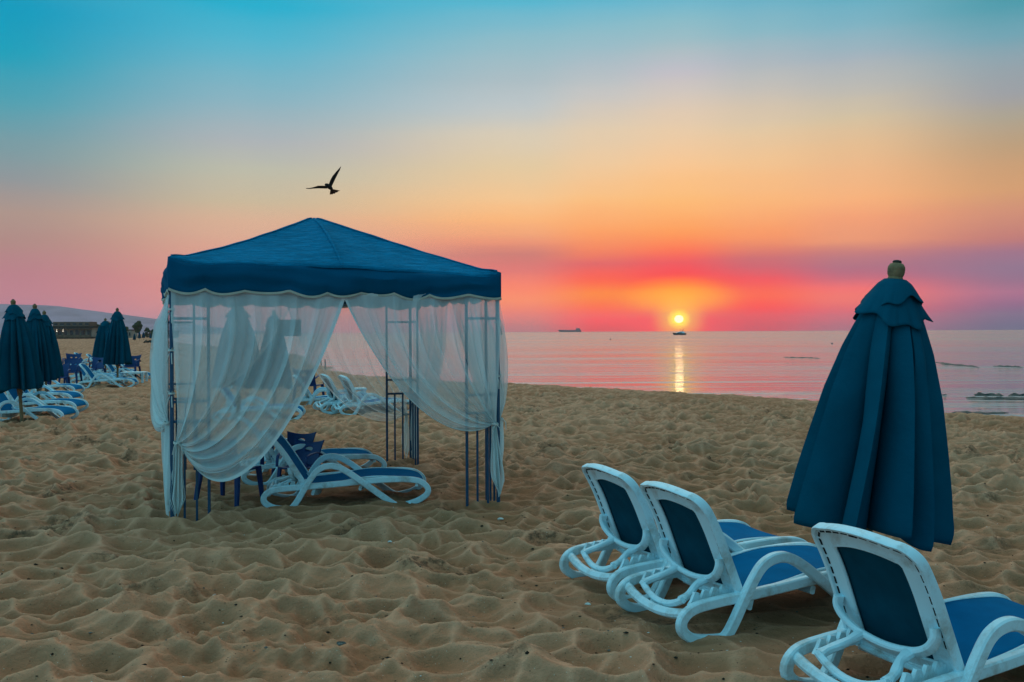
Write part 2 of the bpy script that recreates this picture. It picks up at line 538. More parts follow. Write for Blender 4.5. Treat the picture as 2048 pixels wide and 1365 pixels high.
def water_mat():
    m = bpy.data.materials.new('sea_water')
    m.use_nodes = True
    t = NT(m.node_tree)
    bs = t.n['Principled BSDF']
    co = t.new('ShaderNodeTexCoord').outputs['Object']
    bs.inputs['Base Color'].default_value = (0.30, 0.24, 0.22, 1)
    gp = t.new('ShaderNodeNewGeometry')
    gs = t.new('ShaderNodeSeparateXYZ')
    t.l.new(gp.outputs['Position'], gs.inputs[0])
    rr_ = t.maprange(gs.outputs[1], 28, 160, 0.07, 0.18)
    rr_ = t.math('MULTIPLY', rr_, t.maprange(t.noise(t.mapping(co, (0.006, 0.03, 1)), 1.0, 3, 0.5), 0.35, 0.65, 0.8, 1.2))
    t.l.new(rr_, bs.inputs['Roughness'])
    bs.inputs['IOR'].default_value = 1.9
    bs.inputs['Specular IOR Level'].default_value = 0.5
    n1 = t.noise(t.mapping(co, (0.10, 0.9, 1), (0, 0, R(-4))), 1.0, 3, 0.5, 0.3)
    n2 = t.noise(t.mapping(co, (0.5, 3.4, 1), (0, 0, R(3))), 1.0, 3, 0.5, 0.2)
    n3 = t.noise(t.mapping(co, (0.02, 0.06, 1)), 1.0, 2, 0.5)
    h = t.math('ADD', t.math('MULTIPLY', n1, 0.32), t.math('MULTIPLY', n2, 0.17))
    n4 = t.noise(t.mapping(co, (0.035, 0.30, 1), (0, 0, R(-3))), 1.0, 3, 0.55, 0.3)
    n5 = t.noise(t.mapping(co, (0.010, 0.075, 1), (0, 0, R(2))), 1.0, 3, 0.55, 0.3)
    h = t.math('ADD', h, t.math('ADD', t.math('MULTIPLY', n4, 0.42), t.math('MULTIPLY', n5, 2.2)))
    h = t.math('MULTIPLY', h, t.maprange(n3, 0.3, 0.7, 0.7, 1.3))
    bp = t.new('ShaderNodeBump')
    bp.inputs['Distance'].default_value = 1.0
    bp.inputs['Strength'].default_value = 0.8
    t.l.new(h, bp.inputs['Height'])
    t.l.new(bp.outputs[0], bs.inputs['Normal'])
    return m
M['water'] = water_mat()

# ------------------------------------------------------------------ beach terrain
def vnoise(x, y, seed=0):
    xi, yi = np.floor(x).astype(np.int64), np.floor(y).astype(np.int64)
    xf, yf = x - xi, y - yi
    def h(a, b):
        v = np.sin(a * 127.1 + b * 311.7 + seed * 74.7) * 43758.5453
        return v - np.floor(v)
    u, v = xf*xf*(3-2*xf), yf*yf*(3-2*yf)
    return (h(xi, yi)*(1-u) + h(xi+1, yi)*u)*(1-v) + (h(xi, yi+1)*(1-u) + h(xi+1, yi+1)*u)*v
def voro(x, y, seed=0, jit=0.9):
    xi, yi = np.floor(x), np.floor(y)
    f1 = np.full(x.shape, 9.0)
    f2 = np.full(x.shape, 9.0)
    rnd = np.zeros(x.shape)
    for a in (-1, 0, 1):
        for b in (-1, 0, 1):
            cx, cy = xi + a, yi + b
            h1 = np.sin(cx * 127.1 + cy * 311.7 + seed) * 43758.5453
            h2 = np.sin(cx * 269.5 + cy * 183.3 + seed * 1.7) * 43758.5453
            h1 -= np.floor(h1)
            h2 -= np.floor(h2)
            d = np.sqrt((cx + .5 + (h1-.5)*jit - x)**2 + (cy + .5 + (h2-.5)*jit - y)**2)
            c = d < f1
            f2 = np.where(c, f1, np.minimum(f2, d))
            rnd = np.where(c, h1, rnd)
            f1 = np.where(c, d, f1)
    return f1, f2, rnd

SEA_Z = -0.16
shore_px = [(2300, 858), (2048, 834), (1870, 823), (1640, 806), (1500, 796), (1360, 787), (1170, 775), (1010, 768), (850, 760), (700, 749), (652, 744)]
SH = [gnd(x, y) for x, y in shore_px]
SH = [Vector((SH[0].x + 60, SH[0].y - 38, 0))] + SH + [Vector((-9.6, 43.0, 0)), Vector((-12.0, 50, 0)), Vector((-16.5, 68, 0)), Vector((-26, 92, 0)), Vector((-46, 130, 0)), Vector((-95, 240, 0)), Vector((-163, 420, 0)), Vector((-308, 800, 0)), Vector((-880, 2300, 0))]
def shore_dist(X, Y):
    """signed distance, positive on the sea side"""
    best = np.full(X.shape, 1e9)
    sg = np.ones(X.shape)
    for a, b in zip(SH[:-1], SH[1:]):
        ax, ay, bx, by = a.x, a.y, b.x, b.y
        ex, ey = bx-ax, by-ay
        t = np.clip(((X-ax)*ex + (Y-ay)*ey) / (ex*ex+ey*ey), 0, 1)
        d = np.hypot(X-ax-t*ex, Y-ay-t*ey)
        cr = ex*(Y-ay) - ey*(X-ax)     # sea lies on the right when going from the right end to the left
        c = d < best
        best = np.where(c, d, best)
        sg = np.where(c, np.where(cr < 0, 1.0, -1.0), sg)
    return best * sg
def sand_h(X, Y, want_light=False):
    d = shore_dist(X, Y)
    d = d + (vnoise(X*0.5, Y*0.5, 5) - .5) * 0.9 + (vnoise(X*1.6, Y*1.6, 6) - .5) * 0.35
    base = np.where(d > 0, -0.17 * d, np.where(d > -6, 0.0, 0.0))
    base = np.maximum(base, -1.4)
    base = base + 0.03 * np.clip(1 - np.abs(d + 1.2) / 1.6, 0, 1)
    wx = X + 0.22*(vnoise(X*2.4, Y*2.4, 1) - .5) + 0.05*(vnoise(X*8, Y*8, 2) - .5)
    wy = Y + 0.20*(vnoise(X*2.4, Y*2.4, 3) - .5) + 0.05*(vnoise(X*8, Y*8, 4) - .5)
    f1, f2, r = voro(wx/0.34, wy/0.25, 0.3)
    amp_ = 0.35 + 0.95*vnoise(X*1.1, Y*1.1, 21)
    hh = 0.200 * amp_ * np.minimum(f1, 0.75)**1.7
    f1b, f2b, rb = voro(wx/0.23 + 7.7, wy/0.19 + 3.1, 2.3)
    hh += 0.095 * (0.3 + vnoise(X*1.9, Y*1.9, 22)) * np.minimum(f1b, 0.8)**1.6
    f1c, f2c, rc = voro(wx/0.115 + 2.7, wy/0.10 + 5.1, 4.9)
    hh += 0.026 * np.clip(vnoise(X*0.9+9, Y*0.9, 23)*2.2-0.7, 0.1, 1) * np.minimum(f1c, 0.8)**1.5
    hh += 0.030 * (vnoise(X*1.3, Y*1.3, 8) - .5) + 0.05 * (vnoise(X*0.37, Y*0.37, 9) - .5)
    churn = np.clip((vnoise(X*0.8, Y*0.8, 12) - .55) * 4, 0, 1)
    hh += churn * 0.028 * (vnoise(X*17, Y*17, 13) - .5) * 2
    fade = (1 + 0.10*np.clip((Y-7)/6, 0, 1)) / (1 + (np.maximum(Y, 0) / 60.0)**2)
    near_sea = np.clip((-d + 0.2) / 1.5, 0.5, 1)
    for cx_, cy_, cr2 in ((0.75, 6.0, 0.95), (1.35, 5.3, 1.0), (2.1, 4.3, 1.1), (-1.6, 8.8, 1.1), (-2.3, 10.3, 1.0)):
        hh = hh*(1 - 0.55*np.exp(-((X-cx_)**2 + (Y-cy_)**2)/cr2**2)) + 0.03*np.exp(-((X-cx_)**2 + (Y-cy_)**2)/cr2**2)
    if want_light:  # painted light: strong on rims and crests, fading into the hollows
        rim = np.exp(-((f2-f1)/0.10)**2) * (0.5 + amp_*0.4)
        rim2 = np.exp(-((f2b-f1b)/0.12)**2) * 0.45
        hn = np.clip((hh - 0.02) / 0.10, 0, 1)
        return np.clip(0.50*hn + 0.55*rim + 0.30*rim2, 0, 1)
    return base + (hh - 0.06) * fade * near_sea

NR, NC = 1000, 950
tt = np.linspace(0, 1, NR)
# row spacing grows with distance
Yr = 1.6 + 11.5 * tt**1.05
k = NR
far = np.concatenate([13.1 * np.exp(np.linspace(0, math.log(60 / 13.1), 480)[1:]), 60 * np.exp(np.linspace(0, math.log(2600 / 60), 150)[1:])])
Yr = np.concatenate([[-6, -2, 0.5], Yr, far])
half = np.maximum(3.2 + 0.60 * np.abs(Yr), 4.0)
farw = np.clip((Yr - 100) / 400, 0, 1)
half = half * (1 + farw * 0.2)
U = np.linspace(-1, 1, NC)
X = half[:, None] * U[None, :]
Yg = np.repeat(Yr[:, None], NC, 1)
Z = sand_h(X, Yg)
def height_at(x, y):
    return float(sand_h(np.array([x], dtype=float), np.array([y], dtype=float))[0])
def grid_mesh(name, X, Y, Z, m):
    nr, nc = X.shape
    me = bpy.data.meshes.new(name)
    co = np.stack([X, Y, Z], -1).reshape(-1).astype(np.float32)
    idx = np.arange(nr*nc, dtype=np.int32).reshape(nr, nc)
    q = np.stack([idx[:-1, :-1], idx[:-1, 1:], idx[1:, 1:], idx[1:, :-1]], -1).reshape(-1, 4)
    me.vertices.add(nr*nc)
    me.vertices.foreach_set('co', co)
    me.loops.add(q.size)
    me.loops.foreach_set('vertex_index', q.reshape(-1))
    me.polygons.add(len(q))
    me.polygons.foreach_set('loop_start', np.arange(0, q.size, 4, dtype=np.int32))
    me.polygons.foreach_set('loop_total', np.full(len(q), 4, dtype=np.int32))
    me.update(calc_edges=True)
    me.validate()
    me.polygons.foreach_set('use_smooth', np.ones(len(me.polygons), dtype=bool))
    me.materials.append(m)
    o = bpy.data.objects.new(name, me)
    C.objects.link(o)
    return o
sand = grid_mesh('sand', X, Yg, Z, M['sand'])
lt_ = sand.data.attributes.new('crest_light', 'FLOAT', 'POINT')
lt_.data.foreach_set('value', sand_h(X, Yg, True).reshape(-1).astype(np.float32))
tag(sand, 'trodden golden beach sand covered in soft footprints', None, kind='structure')

sea = MB()
sea.add([(-4100, 5, SEA_Z), (4100, 5, SEA_Z), (4100, 5100, SEA_Z), (-4100, 5100, SEA_Z)], [(0, 1, 2, 3)])
so = sea.build('water', M['water'], smooth=False)
tag(so, 'calm sea reflecting the pink and orange sunrise', None, kind='structure')

# ------------------------------------------------------------------ gazebo
FL, FR, BR, BL = Vector((-3.0, 7.93, 0)), Vector((-0.14, 8.72, 0)), Vector((-1.30, 11.5, 0)), Vector((-4.1, 10.7, 0))
GC = (FL + FR + BR + BL) / 4
def gz(u, v, z=0.0):
    p = FL*(1-u)*(1-v) + FR*u*(1-v) + BR*u*v + BL*(1-u)*v
    return Vector((p.x - GC.x, p.y - GC.y, z))
gaz = thing('gazebo', 'blue canopied gazebo with sheer tied-back white curtains standing on the sand', 'gazebo', (GC.x, GC.y, 0))
OV = 0.009
Z_TOP, Z_HEM, Z_PEAK = 2.20, 1.985, 2.90
EX = {(0, 0): 0.09, (1, 0): -0.01, (1, 1): -0.02, (0, 1): 0.03}
def eave_extra(u, v):
    return EX[(0, 0)]*(1-u)*(1-v) + EX[(1, 0)]*u*(1-v) + EX[(1, 1)]*u*v + EX[(0, 1)]*(1-u)*v
def roof_pt(face, s, t):
    """face 0..3, s 0..1 along eave, t 0 eave..1 peak"""
    cs = [(-OV, -OV), (1+OV, -OV), (1+OV, 1+OV), (-OV, 1+OV)]
    a, b = cs[face], cs[(face+1) % 4]
    e = (a[0]+(b[0]-a[0])*s, a[1]+(b[1]-a[1])*s)
    u, v = e[0]*(1-t)+0.5*t, e[1]*(1-t)+0.5*t
    z = Z_TOP + (Z_PEAK-Z_TOP) * (t*0.90 + 0.10*t*t)
    seam = max(0, 1 - abs(s-0.5)/0.5)
    edge = min(s, 1-s)
    sag = -0.055 * math.sin(math.pi*min(1, t*1.05)) * (1 - abs(2*abs(2*s-1)-1)*0) * (4*abs(s-.5)*(1-2*abs(s-.5)) * 1.0)
    z += sag*1.6
    z += (0.10 if face == 0 else 0.045)*seam*math.sin(math.pi*min(1, t+0.08))**0.7 - 0.015*seam*(1-t)
    z += 0.002*math.sin(t*34+5*math.sin(s*7+face))*math.sin(math.pi*t)
    # corner knobs where the frame pushes the fabric up
    cn = max(0, 1 - edge/0.045) * max(0, 1 - t/0.10)
    z += 0.05*cn
    dip = max(0, 1-abs(edge-0.09)/0.06)*max(0, 1-t/0.12)
    z -= 0.015*dip
    z += eave_extra(min(1, max(0, u)), min(1, max(0, v))) * (1-t)
    if t < 0.03:
        z -= 0.018*(1 - t/0.03)
    z += 0.004*math.sin(s*37+t*11) * (1-t)
    if t > 0.97:
        z -= 0.02*((t-.97)/.03)
    return gz(u, v, z)
mb = MB()
for f in range(4):
    mb.grid(lambda i, j, f=f: roof_pt(f, i, j), 72, 44)
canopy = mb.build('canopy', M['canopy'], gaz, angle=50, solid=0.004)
for f in range(4):
    mb = MB()
    mb.sweep([roof_pt(f, 0.5, 0.01+0.97*k/40) + Vector((0, 0, 0.004)) for k in range(41)], 0.030, 0.010, side=gz(1, 0)-gz(0, 0) if f % 2 == 0 else gz(0, 1)-gz(0, 0))
    mb.build('seam', M['canopy'], canopy)
    mb = MB()
    mb.sweep([roof_pt(f, 0.0, 0.02+0.96*k/40) + Vector((0, 0, 0.004)) for k in range(41)], 0.024, 0.012, side=gz(1, 0)-gz(0, 0))
    mb.build('seam', M['canopy'], canopy)
# valance and beige trim
NS = 9
def hem_z(f, s):
    z = Z_HEM
    ph = s*NS + (0.0 if f % 2 == 0 else 0.3)
    ph += 0.10*math.sin(s*11+f)
    sc = abs(math.sin(math.pi*ph))
    z -= (0.036+0.014*math.sin(s*19+f*3))*(sc**0.8) - 0.02
    return z + 0.006*math.sin(s*23+f*2)
def val_pt(f, s, t):
    top = roof_pt(f, s, 0.0)
    cs = [(-OV, -OV), (1+OV, -OV), (1+OV, 1+OV), (-OV, 1+OV)]
    a, b = cs[f], cs[(f+1) % 4]
    u, v = a[0]+(b[0]-a[0])*s, a[1]+(b[1]-a[1])*s
    hz = hem_z(f, s) + eave_extra(min(1, max(0, u)), min(1, max(0, v)))*0.45
    out = [(0, -1), (1, 0), (0, 1), (-1, 0)][f]
    flare = 0.010*math.sin(math.pi*min(1, t*1.2)) + 0.004*t + (0.004*math.sin(s*40+f)+0.003*math.sin(s*17))*t + 0.003*math.sin(s*9+t*5) + 0.0022*math.sin(t*13+3*math.sin(s*8+f))
    flare *= min(1, min(s, 1-s)/0.05)
    p = gz(u + out[0]*flare, v + out[1]*flare, top.z*(1-t)+hz*t)
    return p
mb = MB()
for f in range(4):
    mb.grid(lambda i, j, f=f: val_pt(f, i, j), 108, 8)
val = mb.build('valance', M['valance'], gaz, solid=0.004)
mb = MB()
for f in range(4):
    pts = [val_pt(f, i/108, 1.0) + Vector((0, 0, -0.004)) for i in range(109)]
    mb.sweep(pts, 0.010, 0.022, side=(gz(1, 0)-gz(0, 0)).cross(Vector((0, 0, 1))) if f % 2 == 0 else (gz(0, 1)-gz(0, 0)).cross(Vector((0, 0, 1))))
mb.build('trim', M['trim'], val)
# roof poles
mb = MB()
for (u, v) in ((0, 0), (1, 0), (1, 1), (0, 1), (.5, 0), (1, .5), (.5, 1), (0, .5)):
    a, b = gz(u, v, 2.12 + eave_extra(u, v)), gz(.5, .5, 2.80)
    mb.tube([a, a.lerp(b, .5), b], 0.012, 8)
for a, b in (((0, 0), (1, 0)), ((1, 0), (1, 1)), ((1, 1), (0, 1)), ((0, 1), (0, 0))):
    mb.tube([gz(*a, 2.10 + eave_extra(*a)), gz(*b, 2.10 + eave_extra(*b))], 0.012, 8)
mb.build('roof_frame', M['frame'], gaz)
# corner lattice frames
PW = 0.31/2.98
for (cu, cv) in ((0, 0), (1, 0), (1, 1), (0, 1)):
    mb = MB()
    du, dv = (1 if cu == 0 else -1), (1 if cv == 0 else -1)
    zt = 2.12 + eave_extra(cu, cv)
    def post(u, v, z1, wd):
        g = -0.12
        mb.sweep([gz(u, v, g), gz(u, v, (g+z1)/2), gz(u, v, z1)], wd, wd, side=gz(1, 0)-gz(0, 0), bev=0.2)
    def bar(u0, v0, u1, v1, z, wd):
        mb.sweep([gz(u0, v0, z), gz(u1, v1, z)], wd, wd, side=(0, 0, 1), bev=0.2)
    post(cu, cv, zt, 0.034)
    for (a, b) in ((du, 0), (0, dv)):
        post(cu+a*PW, cv+b*PW, zt, 0.026)
        for k in (1, 2):
            post(cu+a*PW*k/3, cv+b*PW*k/3, 0.86, 0.020)
        for z, wd in ((1.78, 0.024), (1.045, 0.022), (0.87, 0.026)):
            bar(cu+a*0.006, cv+b*0.006, cu+a*(PW-.004), cv+b*(PW-.004), z, wd)
    mb.build('corner_frame', M['frame'], gaz)

# curtains: threads from the eave run into a tie on the post and fall on as a tail
def curtain(pa, pc, out, P1f, P2f, zt, seed, tail=True, sgn=1, side=1.0, tailw=0.14, tip=0.0, bulge=0.03, s_lo=0.0, base=0.27, endz=0.03, tlean=0.0, s0=0.035):
    """pa post (u,v), pc free end (u,v) of the eave run; s measured in metres from post"""
    rng = random.Random(seed)
    A, Cc = gz(*pa), gz(*pc)
    L = (Cc - A).length
    d = (Cc - A).normalized()
    nrm = Vector((out[0], out[1], 0)).normalized()
    zA = 2.0 + eave_extra(*pa)*0.5
    zC = 2.0 + eave_extra(*pc)*0.5
    NU, NV, NT_ = 110, 60, 34
    f1, f2_ = rng.uniform(0, 6), rng.uniform(0, 6)
    nf = rng.choice([6, 7, 8])
    pts = np.zeros((NU+1, NV+1+(NT_ if tail else 0), 3))
    for i in range(NU+1):
        u = i/NU
        uw = u + 0.025*math.sin(u*9+f1)
        s0_ = s_lo + u*(L - s_lo)
        P0 = (s0_, zA*(1-u)+zC*u + 0.015)
        G = (s0 + 0.03*u, zt)
        k = u**1.15
        P1 = (P0[0] + (P1f[0]-P0[0])*k*1.0, P0[1] - 0.45*(1-k) + (P1f[1]-P0[1])*k)
        P2 = (G[0] + 0.05*(1-k) + (P2f[0]-G[0])*k, G[1] + 0.35*(1-k) + (P2f[1]-G[1])*k)
        for j in range(NV+1):
            t = j/NV
            b = ((1-t)**3, 3*t*(1-t)**2, 3*t*t*(1-t), t**3)
            s = b[0]*P0[0]+b[1]*P1[0]+b[2]*P2[0]+b[3]*G[0]
            z = b[0]*P0[1]+b[1]*P1[1]+b[2]*P2[1]+b[3]*G[1]
            env = math.sin(math.pi*min(1, t*0.96+0.02))
            env2 = t*(1-t)*4
            fold = 0.036*math.sin(2*math.pi*nf*uw+f1)*(0.35+env) + 0.012*math.sin(2*math.pi*nf*2.3*uw+f2_+2*t)*(0.5+env) + 0.006*math.sin(2*math.pi*nf*5.1*uw+f1*2)
            fold *= (1 - 0.75*max(0, t-0.85)/0.15)
            o = (bulge*env2 + fold)*min(1, 0.12+t*4) + 0.018 + 0.014*min(1, t*5)
            # folds also crowd the threads sideways
            s += 0.017*math.sin(2*math.pi*nf*uw+f1+1.4)*(0.25+0.75*env) + 0.005*math.sin(2*math.pi*nf*2.7*uw+f2_)*(0.4+env)
            z += 0.010*math.cos(2*math.pi*nf*uw+f1+1.4)*env*t
            p = A + d*s + nrm*o
            pts[i, j] = (p.x, p.y, z)
        if tail:
            for j in range(1, NT_+1):
                t = j/NT_
                wd = 0.03 + tailw*(t**0.7)*(1-0.45*t*t) + 0.02*math.sin(t*7+f1)
                hz = endz + 0.10*abs(math.sin(u*math.pi*1.5+f2_))*tip
                z = zt*(1-t) + hz*t
                ss = s0 + 0.015 + (u-0.5)*wd*(1-0.75*max(0, t-0.8)/0.2) + tlean*t
                o = 0.03 + 0.030*math.sin(2*math.pi*3.5*u+f1+1.5*t)*(0.4+0.6*math.sin(math.pi*t)) + 0.014*math.sin(2*math.pi*8*u+f2_)
                p = A + d*ss + nrm*o
                pts[i, NV+j] = (p.x, p.y, z)
    nj = pts.shape[1]
    # cover: how tightly the cloth is gathered compared with the eave
    seg = np.linalg.norm(np.diff(pts, axis=0), axis=2)
    # perpendicular thread spacing
    tv = np.gradient(pts, axis=1)
    tv /= (np.linalg.norm(tv, axis=2, keepdims=True)+1e-9)
    dv_ = np.gradient(pts, axis=0)
    perp = dv_ - tv*(dv_*tv).sum(2, keepdims=True)
    sp = np.linalg.norm(perp, axis=2)
    sp = np.maximum(sp, 1e-5)
    ker = 2
    pad = np.pad(sp, ((ker, ker), (0, 0)), mode='edge')
    spm = np.mean([pad[i:i+sp.shape[0]] for i in range(2*ker+1)], axis=0)
    rest = L/NU*1.25
    ratio = np.clip(rest/spm, 0.6, 6)
    cover = 1 - (1-base)**(0.45 + 0.55*ratio)
    cover[-3:, :] = np.minimum(1, cover[-3:, :]+0.3)
    cover = np.clip(cover, 0.1, 0.97)
    me = bpy.data.meshes.new('curtain')
    vs = pts.reshape(-1, 3)
    fs = []
    for i in range(NU):
        for j in range(nj-1):
            fs.append((i*nj+j, (i+1)*nj+j, (i+1)*nj+j+1, i*nj+j+1))
    me.from_pydata([tuple(map(float, p)) for p in vs], [], fs)
    at_ = me.attributes.new('cover', 'FLOAT', 'POINT')
    at_.data.foreach_set('value', cover.reshape(-1).astype(np.float32))
    me.polygons.foreach_set('use_smooth', [True]*len(me.polygons))
    me.materials.append(M['curtain'])
    o = bpy.data.objects.new('curtain', me)
    C.objects.link(o)
    o.parent = gaz
    # tie knot
    mb = MB()
    kp = A + d*(s0+0.01) + nrm*0.035 + Vector((0, 0, zt))
    ring = [kp + d*0.032*math.cos(a) + nrm*0.032*math.sin(a) + Vector((0, 0, 0.006*math.sin(2*a))) for a in [2*math.pi*i/14 for i in range(14)]]
    mb.sweep(ring, 0.02, 0.008, side=(0, 0, 1), closed=True)
    for q in (-1, 1):
        mb.tube([kp+nrm*0.03, kp+nrm*0.05+d*q*0.03+Vector((0, 0, -0.03)), kp+nrm*0.045+d*q*0.045+Vector((0, 0, -0.10))], 0.004, 5)
    mb.build('tie', M['rope'], o)
    return o
FN = (gz(.5, 0)-gz(.5, 1)).normalized()
BN = -FN
LN = (gz(0, .5)-gz(1, .5)).normalized()
RN = -LN
# front pair
curtain((0, 0), (0.515, 0), FN, (1.13, 0.95), (0.42, -0.28), 0.69, 3, base=0.68, tailw=0.15, tip=0.4, s_lo=0.0, bulge=0.06, tlean=-0.01)
curtain((1, 0), (0.495, 0), FN, (1.10, 1.03), (0.50, 0.54), 0.76, 11, base=0.64, tailw=0.15, tip=0.6, bulge=0.05, endz=0.05, tlean=-0.05)
# left face pair, seen almost edge-on
curtain((0, 0), (0, 0.5), LN, (0.75, 0.9), (0.35, 0.55), 0.86, 5, base=0.48, tailw=0.16, tip=1, bulge=0.08, endz=0.03)
curtain((0, 1), (0, 0.5), LN, (1.10, 1.1), (0.55, 0.55), 0.80, 6, base=0.30, tailw=0.12, tip=1, bulge=0.03)
# right face pair
curtain((1, 0), (1, 0.48), RN, (1.0, 1.1), (0.45, 0.62), 0.80, 7, base=0.38, tailw=0.16, tip=1, bulge=0.07, endz=0.28)
curtain((1, 1), (1, 0.52), RN, (1.10, 1.1), (0.55, 0.50), 0.75, 8, base=0.30, tailw=0.10, tip=1, bulge=0.02)
# back pair
curtain((0, 1), (0.5, 1), BN, (1.05, 1.15), (0.55, 0.75), 0.98, 9, base=0.30, tailw=0.10, tip=1, bulge=0.02)
curtain((1, 1), (0.47, 1), BN, (1.25, 0.95), (0.55, 0.28), 0.60, 10, base=0.34, tailw=0.09, tip=1, bulge=0.02)
# white bows knotted down the corner posts
def bow(p, out, name='bow'):
    mb = MB()
    for q in (-1, 1):
        sd_ = Vector((out.y, -out.x, 0))
        mb.tube([p, p+out*0.02+sd_*q*0.03+Vector((0, 0, 0.02)), p+out*0.01+sd_*q*0.01+Vector((0, 0, 0.0))], 0.006, 5)
        mb.tube([p, p+out*0.02+sd_*q*0.02+Vector((0, 0, -0.05)), p+out*0.03+sd_*q*(0.035)+Vector((0, 0, -0.12))], 0.005, 5)
    mb.sweep([p+Vector((0.026*math.cos(a), 0.026*math.sin(a), 0)) for a in [2*math.pi*i/10 for i in range(10)]], 0.016, 0.008, side=(0, 0, 1), closed=True)
    mb.build(name, M['rope'], gaz)
for z in (1.86, 1.50, 1.12):
    bow(gz(0, 0, z), (FN+LN).normalized())
for z in (1.74, 1.22):
    bow(gz(1, 0, z), (FN+RN).normalized())

# square board hanging from the gazebo roof
sp0 = Vector((-2.24, 9.05, 1.70))
sg = thing('hanging_board', 'small dark rectangular board hanging on strings under the gazebo roof', 'sign', sp0, R(12))
mb = MB()
mb.box((0, 0, 0), (0.235, 0.012, 0.165))
mb.build('panel', M['board'], sg, smooth=False)
mb = MB()
for q in (-1, 1):
    mb.tube([(q*0.09, 0, 0.08), (q*0.05, 0.04, 0.55), (q*0.02, 0.12, 0.86)], 0.003, 5)
mb.build('cord', M['rope'], sg)

# ------------------------------------------------------------------ sun lounger
def make_lounger(tilt_deg=58):
    root = thing('sun_lounger', 'x', 'sun lounger')
    rail = [(0.36, -0.015), (0.25, -0.01), (0.12, 0.012), (0.045, 0.065), (0.045, 0.125), (0.11, 0.172), (0.25, 0.190), (0.45, 0.200), (0.70, 0.214), (0.95, 0.232), (1.18, 0.243), (1.40, 0.240), (1.53, 0.215), (1.605, 0.150), (1.595, 0.085), (1.50, 0.025), (1.40, -0.004), (1.30, -0.015)]
    arm = [(0.20, -0.018), (0.29, 0.0), (0.345, 0.06), (0.42, 0.185), (0.485, 0.29), (0.55, 0.365), (0.635, 0.398), (0.73, 0.388), (0.84, 0.328), (0.98, 0.225), (1.12, 0.120), (1.27, 0.010), (1.34, -0.018), (1.44, -0.012)]
    for sy_ in (-1, 1):
        mb = MB()
        mb.sweep(smooth_path([(x, sy_*0.305, z) for x, z in rail], 5), 0.044, 0.056, bev=0.17)
        mb.build('side_rail', M['white'], root)
        mb = MB()
        def yoff(x):
            return 0.335 + 0.012*math.sin(min(1, max(0, (x-.3)/1.0))*math.pi)
        mb.sweep(smooth_path([(x, sy_*yoff(x), z) for x, z in arm], 5), 0.046, 0.058, bev=0.17)
        mb.build('armrest', M['white'], root)
    # cross members
    def cross(x, z, bow_x, bow_z, w_, t_, yy=0.30, side=(1, 0, 0.3), mb=None):
        own = mb is None
        mb = mb or MB()
        pts = [(x + bow_x*(1-(y/yy)**2), y, z + bow_z*(1-(y/yy)**2)) for y in [(-1+2*i/16)*yy for i in range(17)]]
        mb.sweep(pts, w_, t_, side=side, bev=0.25)
        if own:
            mb.build('crossbar', M['white'], root)
        return mb
    cross(0.085, 0.150, -0.02, -0.045, 0.05, 0.05, side=(0.6, 0, 1))
    cross(0.50, 0.150, 0.06, -0.03, 0.07, 0.03, side=(0.3, 0, 1))
    cross(0.95, 0.170, 0.04, -0.02, 0.05, 0.03, side=(0.3, 0, 1))
    cross(1.50, 0.190, 0.03, -0.02, 0.05, 0.03, side=(0.3, 0, 1))
    # sling seat
    prof = [(0.43, 0.205), (0.55, 0.212), (0.75, 0.232), (0.95, 0.262), (1.10, 0.272), (1.28, 0.264), (1.44, 0.248), (1.535, 0.222), (1.585, 0.180), (1.60, 0.135)]
    ps = smooth_path([(x, 0, z) for x, z in prof], 4)
    mb = MB()
    n = len(ps)-1
    def seatf(i, j):
        p = ps[min(n, int(round(j*n)))]
        y = (i*2-1)*0.272
        return (p.x, y, p.z - 0.022*(1-(y/0.272)**2)*math.sin(math.pi*min(1, j*1.02)))
    mb.grid(seatf, 14, n)
    seat = mb.build('seat', M['sling'], root, solid=0.005)
    for sy_ in (-1, 1):
        mb = MB()
        mb.sweep([(p.x, sy_*0.276, p.z+0.002) for p in ps], 0.014, 0.014, bev=0.3)
        mb.build('edging', M['white'], seat)
    # backrest
    bk = bpy.data.objects.new('backrest', None)
    ang = R(tilt_deg)
    ux, uz = -math.cos(ang), math.sin(ang)     # along the backrest
    nx, nz = math.sin(ang), math.cos(ang)      # towards the sitter
    ox, oz = 0.440, 0.170
    HB, WB, WT = 0.665, 0.615, 0.595
    def bp(y, v, n_):
        # y across, v up, n_ normal (front positive); sides curl towards the sitter, top leans back a little
        curve = 0.022*(y/0.29)**2 - 0.010
        lean = -0.05*max(0, (v-0.35)/0.35)**2
        nn = n_ + curve + lean
        return (ox + ux*v + nx*nn, y, oz + uz*v + nz*nn)
    def outline(inset, N=16, topbow=0.030):
        """closed loop of (y,v): bottom-left up to top, round to bottom-right"""
        out = []
        hb, ht = WB/2-inset, WT/2-inset
        v0, v1 = 0.0+inset*0.6, HB-inset
        rad = max(0.02, 0.105-inset*0.75)
        for k in range(N+1):
            t = k/N
            v = v0 + (v1-rad-v0)*t
            out.append((hb+(ht-hb)*(v/HB), v))
        for k in range(1, N//2+1):
            a = math.pi/2*k/(N//2)
            out.append((ht-rad+rad*math.cos(a), v1-rad+rad*math.sin(a)))
        for k in range(1, N):
            t = k/N
            y = (ht-rad)*(1-2*t)
            out.append((y, v1 + topbow*(1-(y/(ht-rad))**2)))
        for (y, v) in reversed(out[:N+1+N//2]):
            out.append((-y, v))
        for k in range(1, 12):
            t = k/12
            out.append((-hb + 2*hb*t, v0))
        return out
    rings = [(0.000, 0.012), (0.004, 0.020), (0.018, 0.022), (0.022, 0.012), (0.114, 0.004), (0.118, -0.004), (0.112, -0.012), (0.040, -0.010), (0.034, -0.014), (0.022, -0.014), (0.018, -0.028), (0.004, -0.032), (0.000, -0.024)]
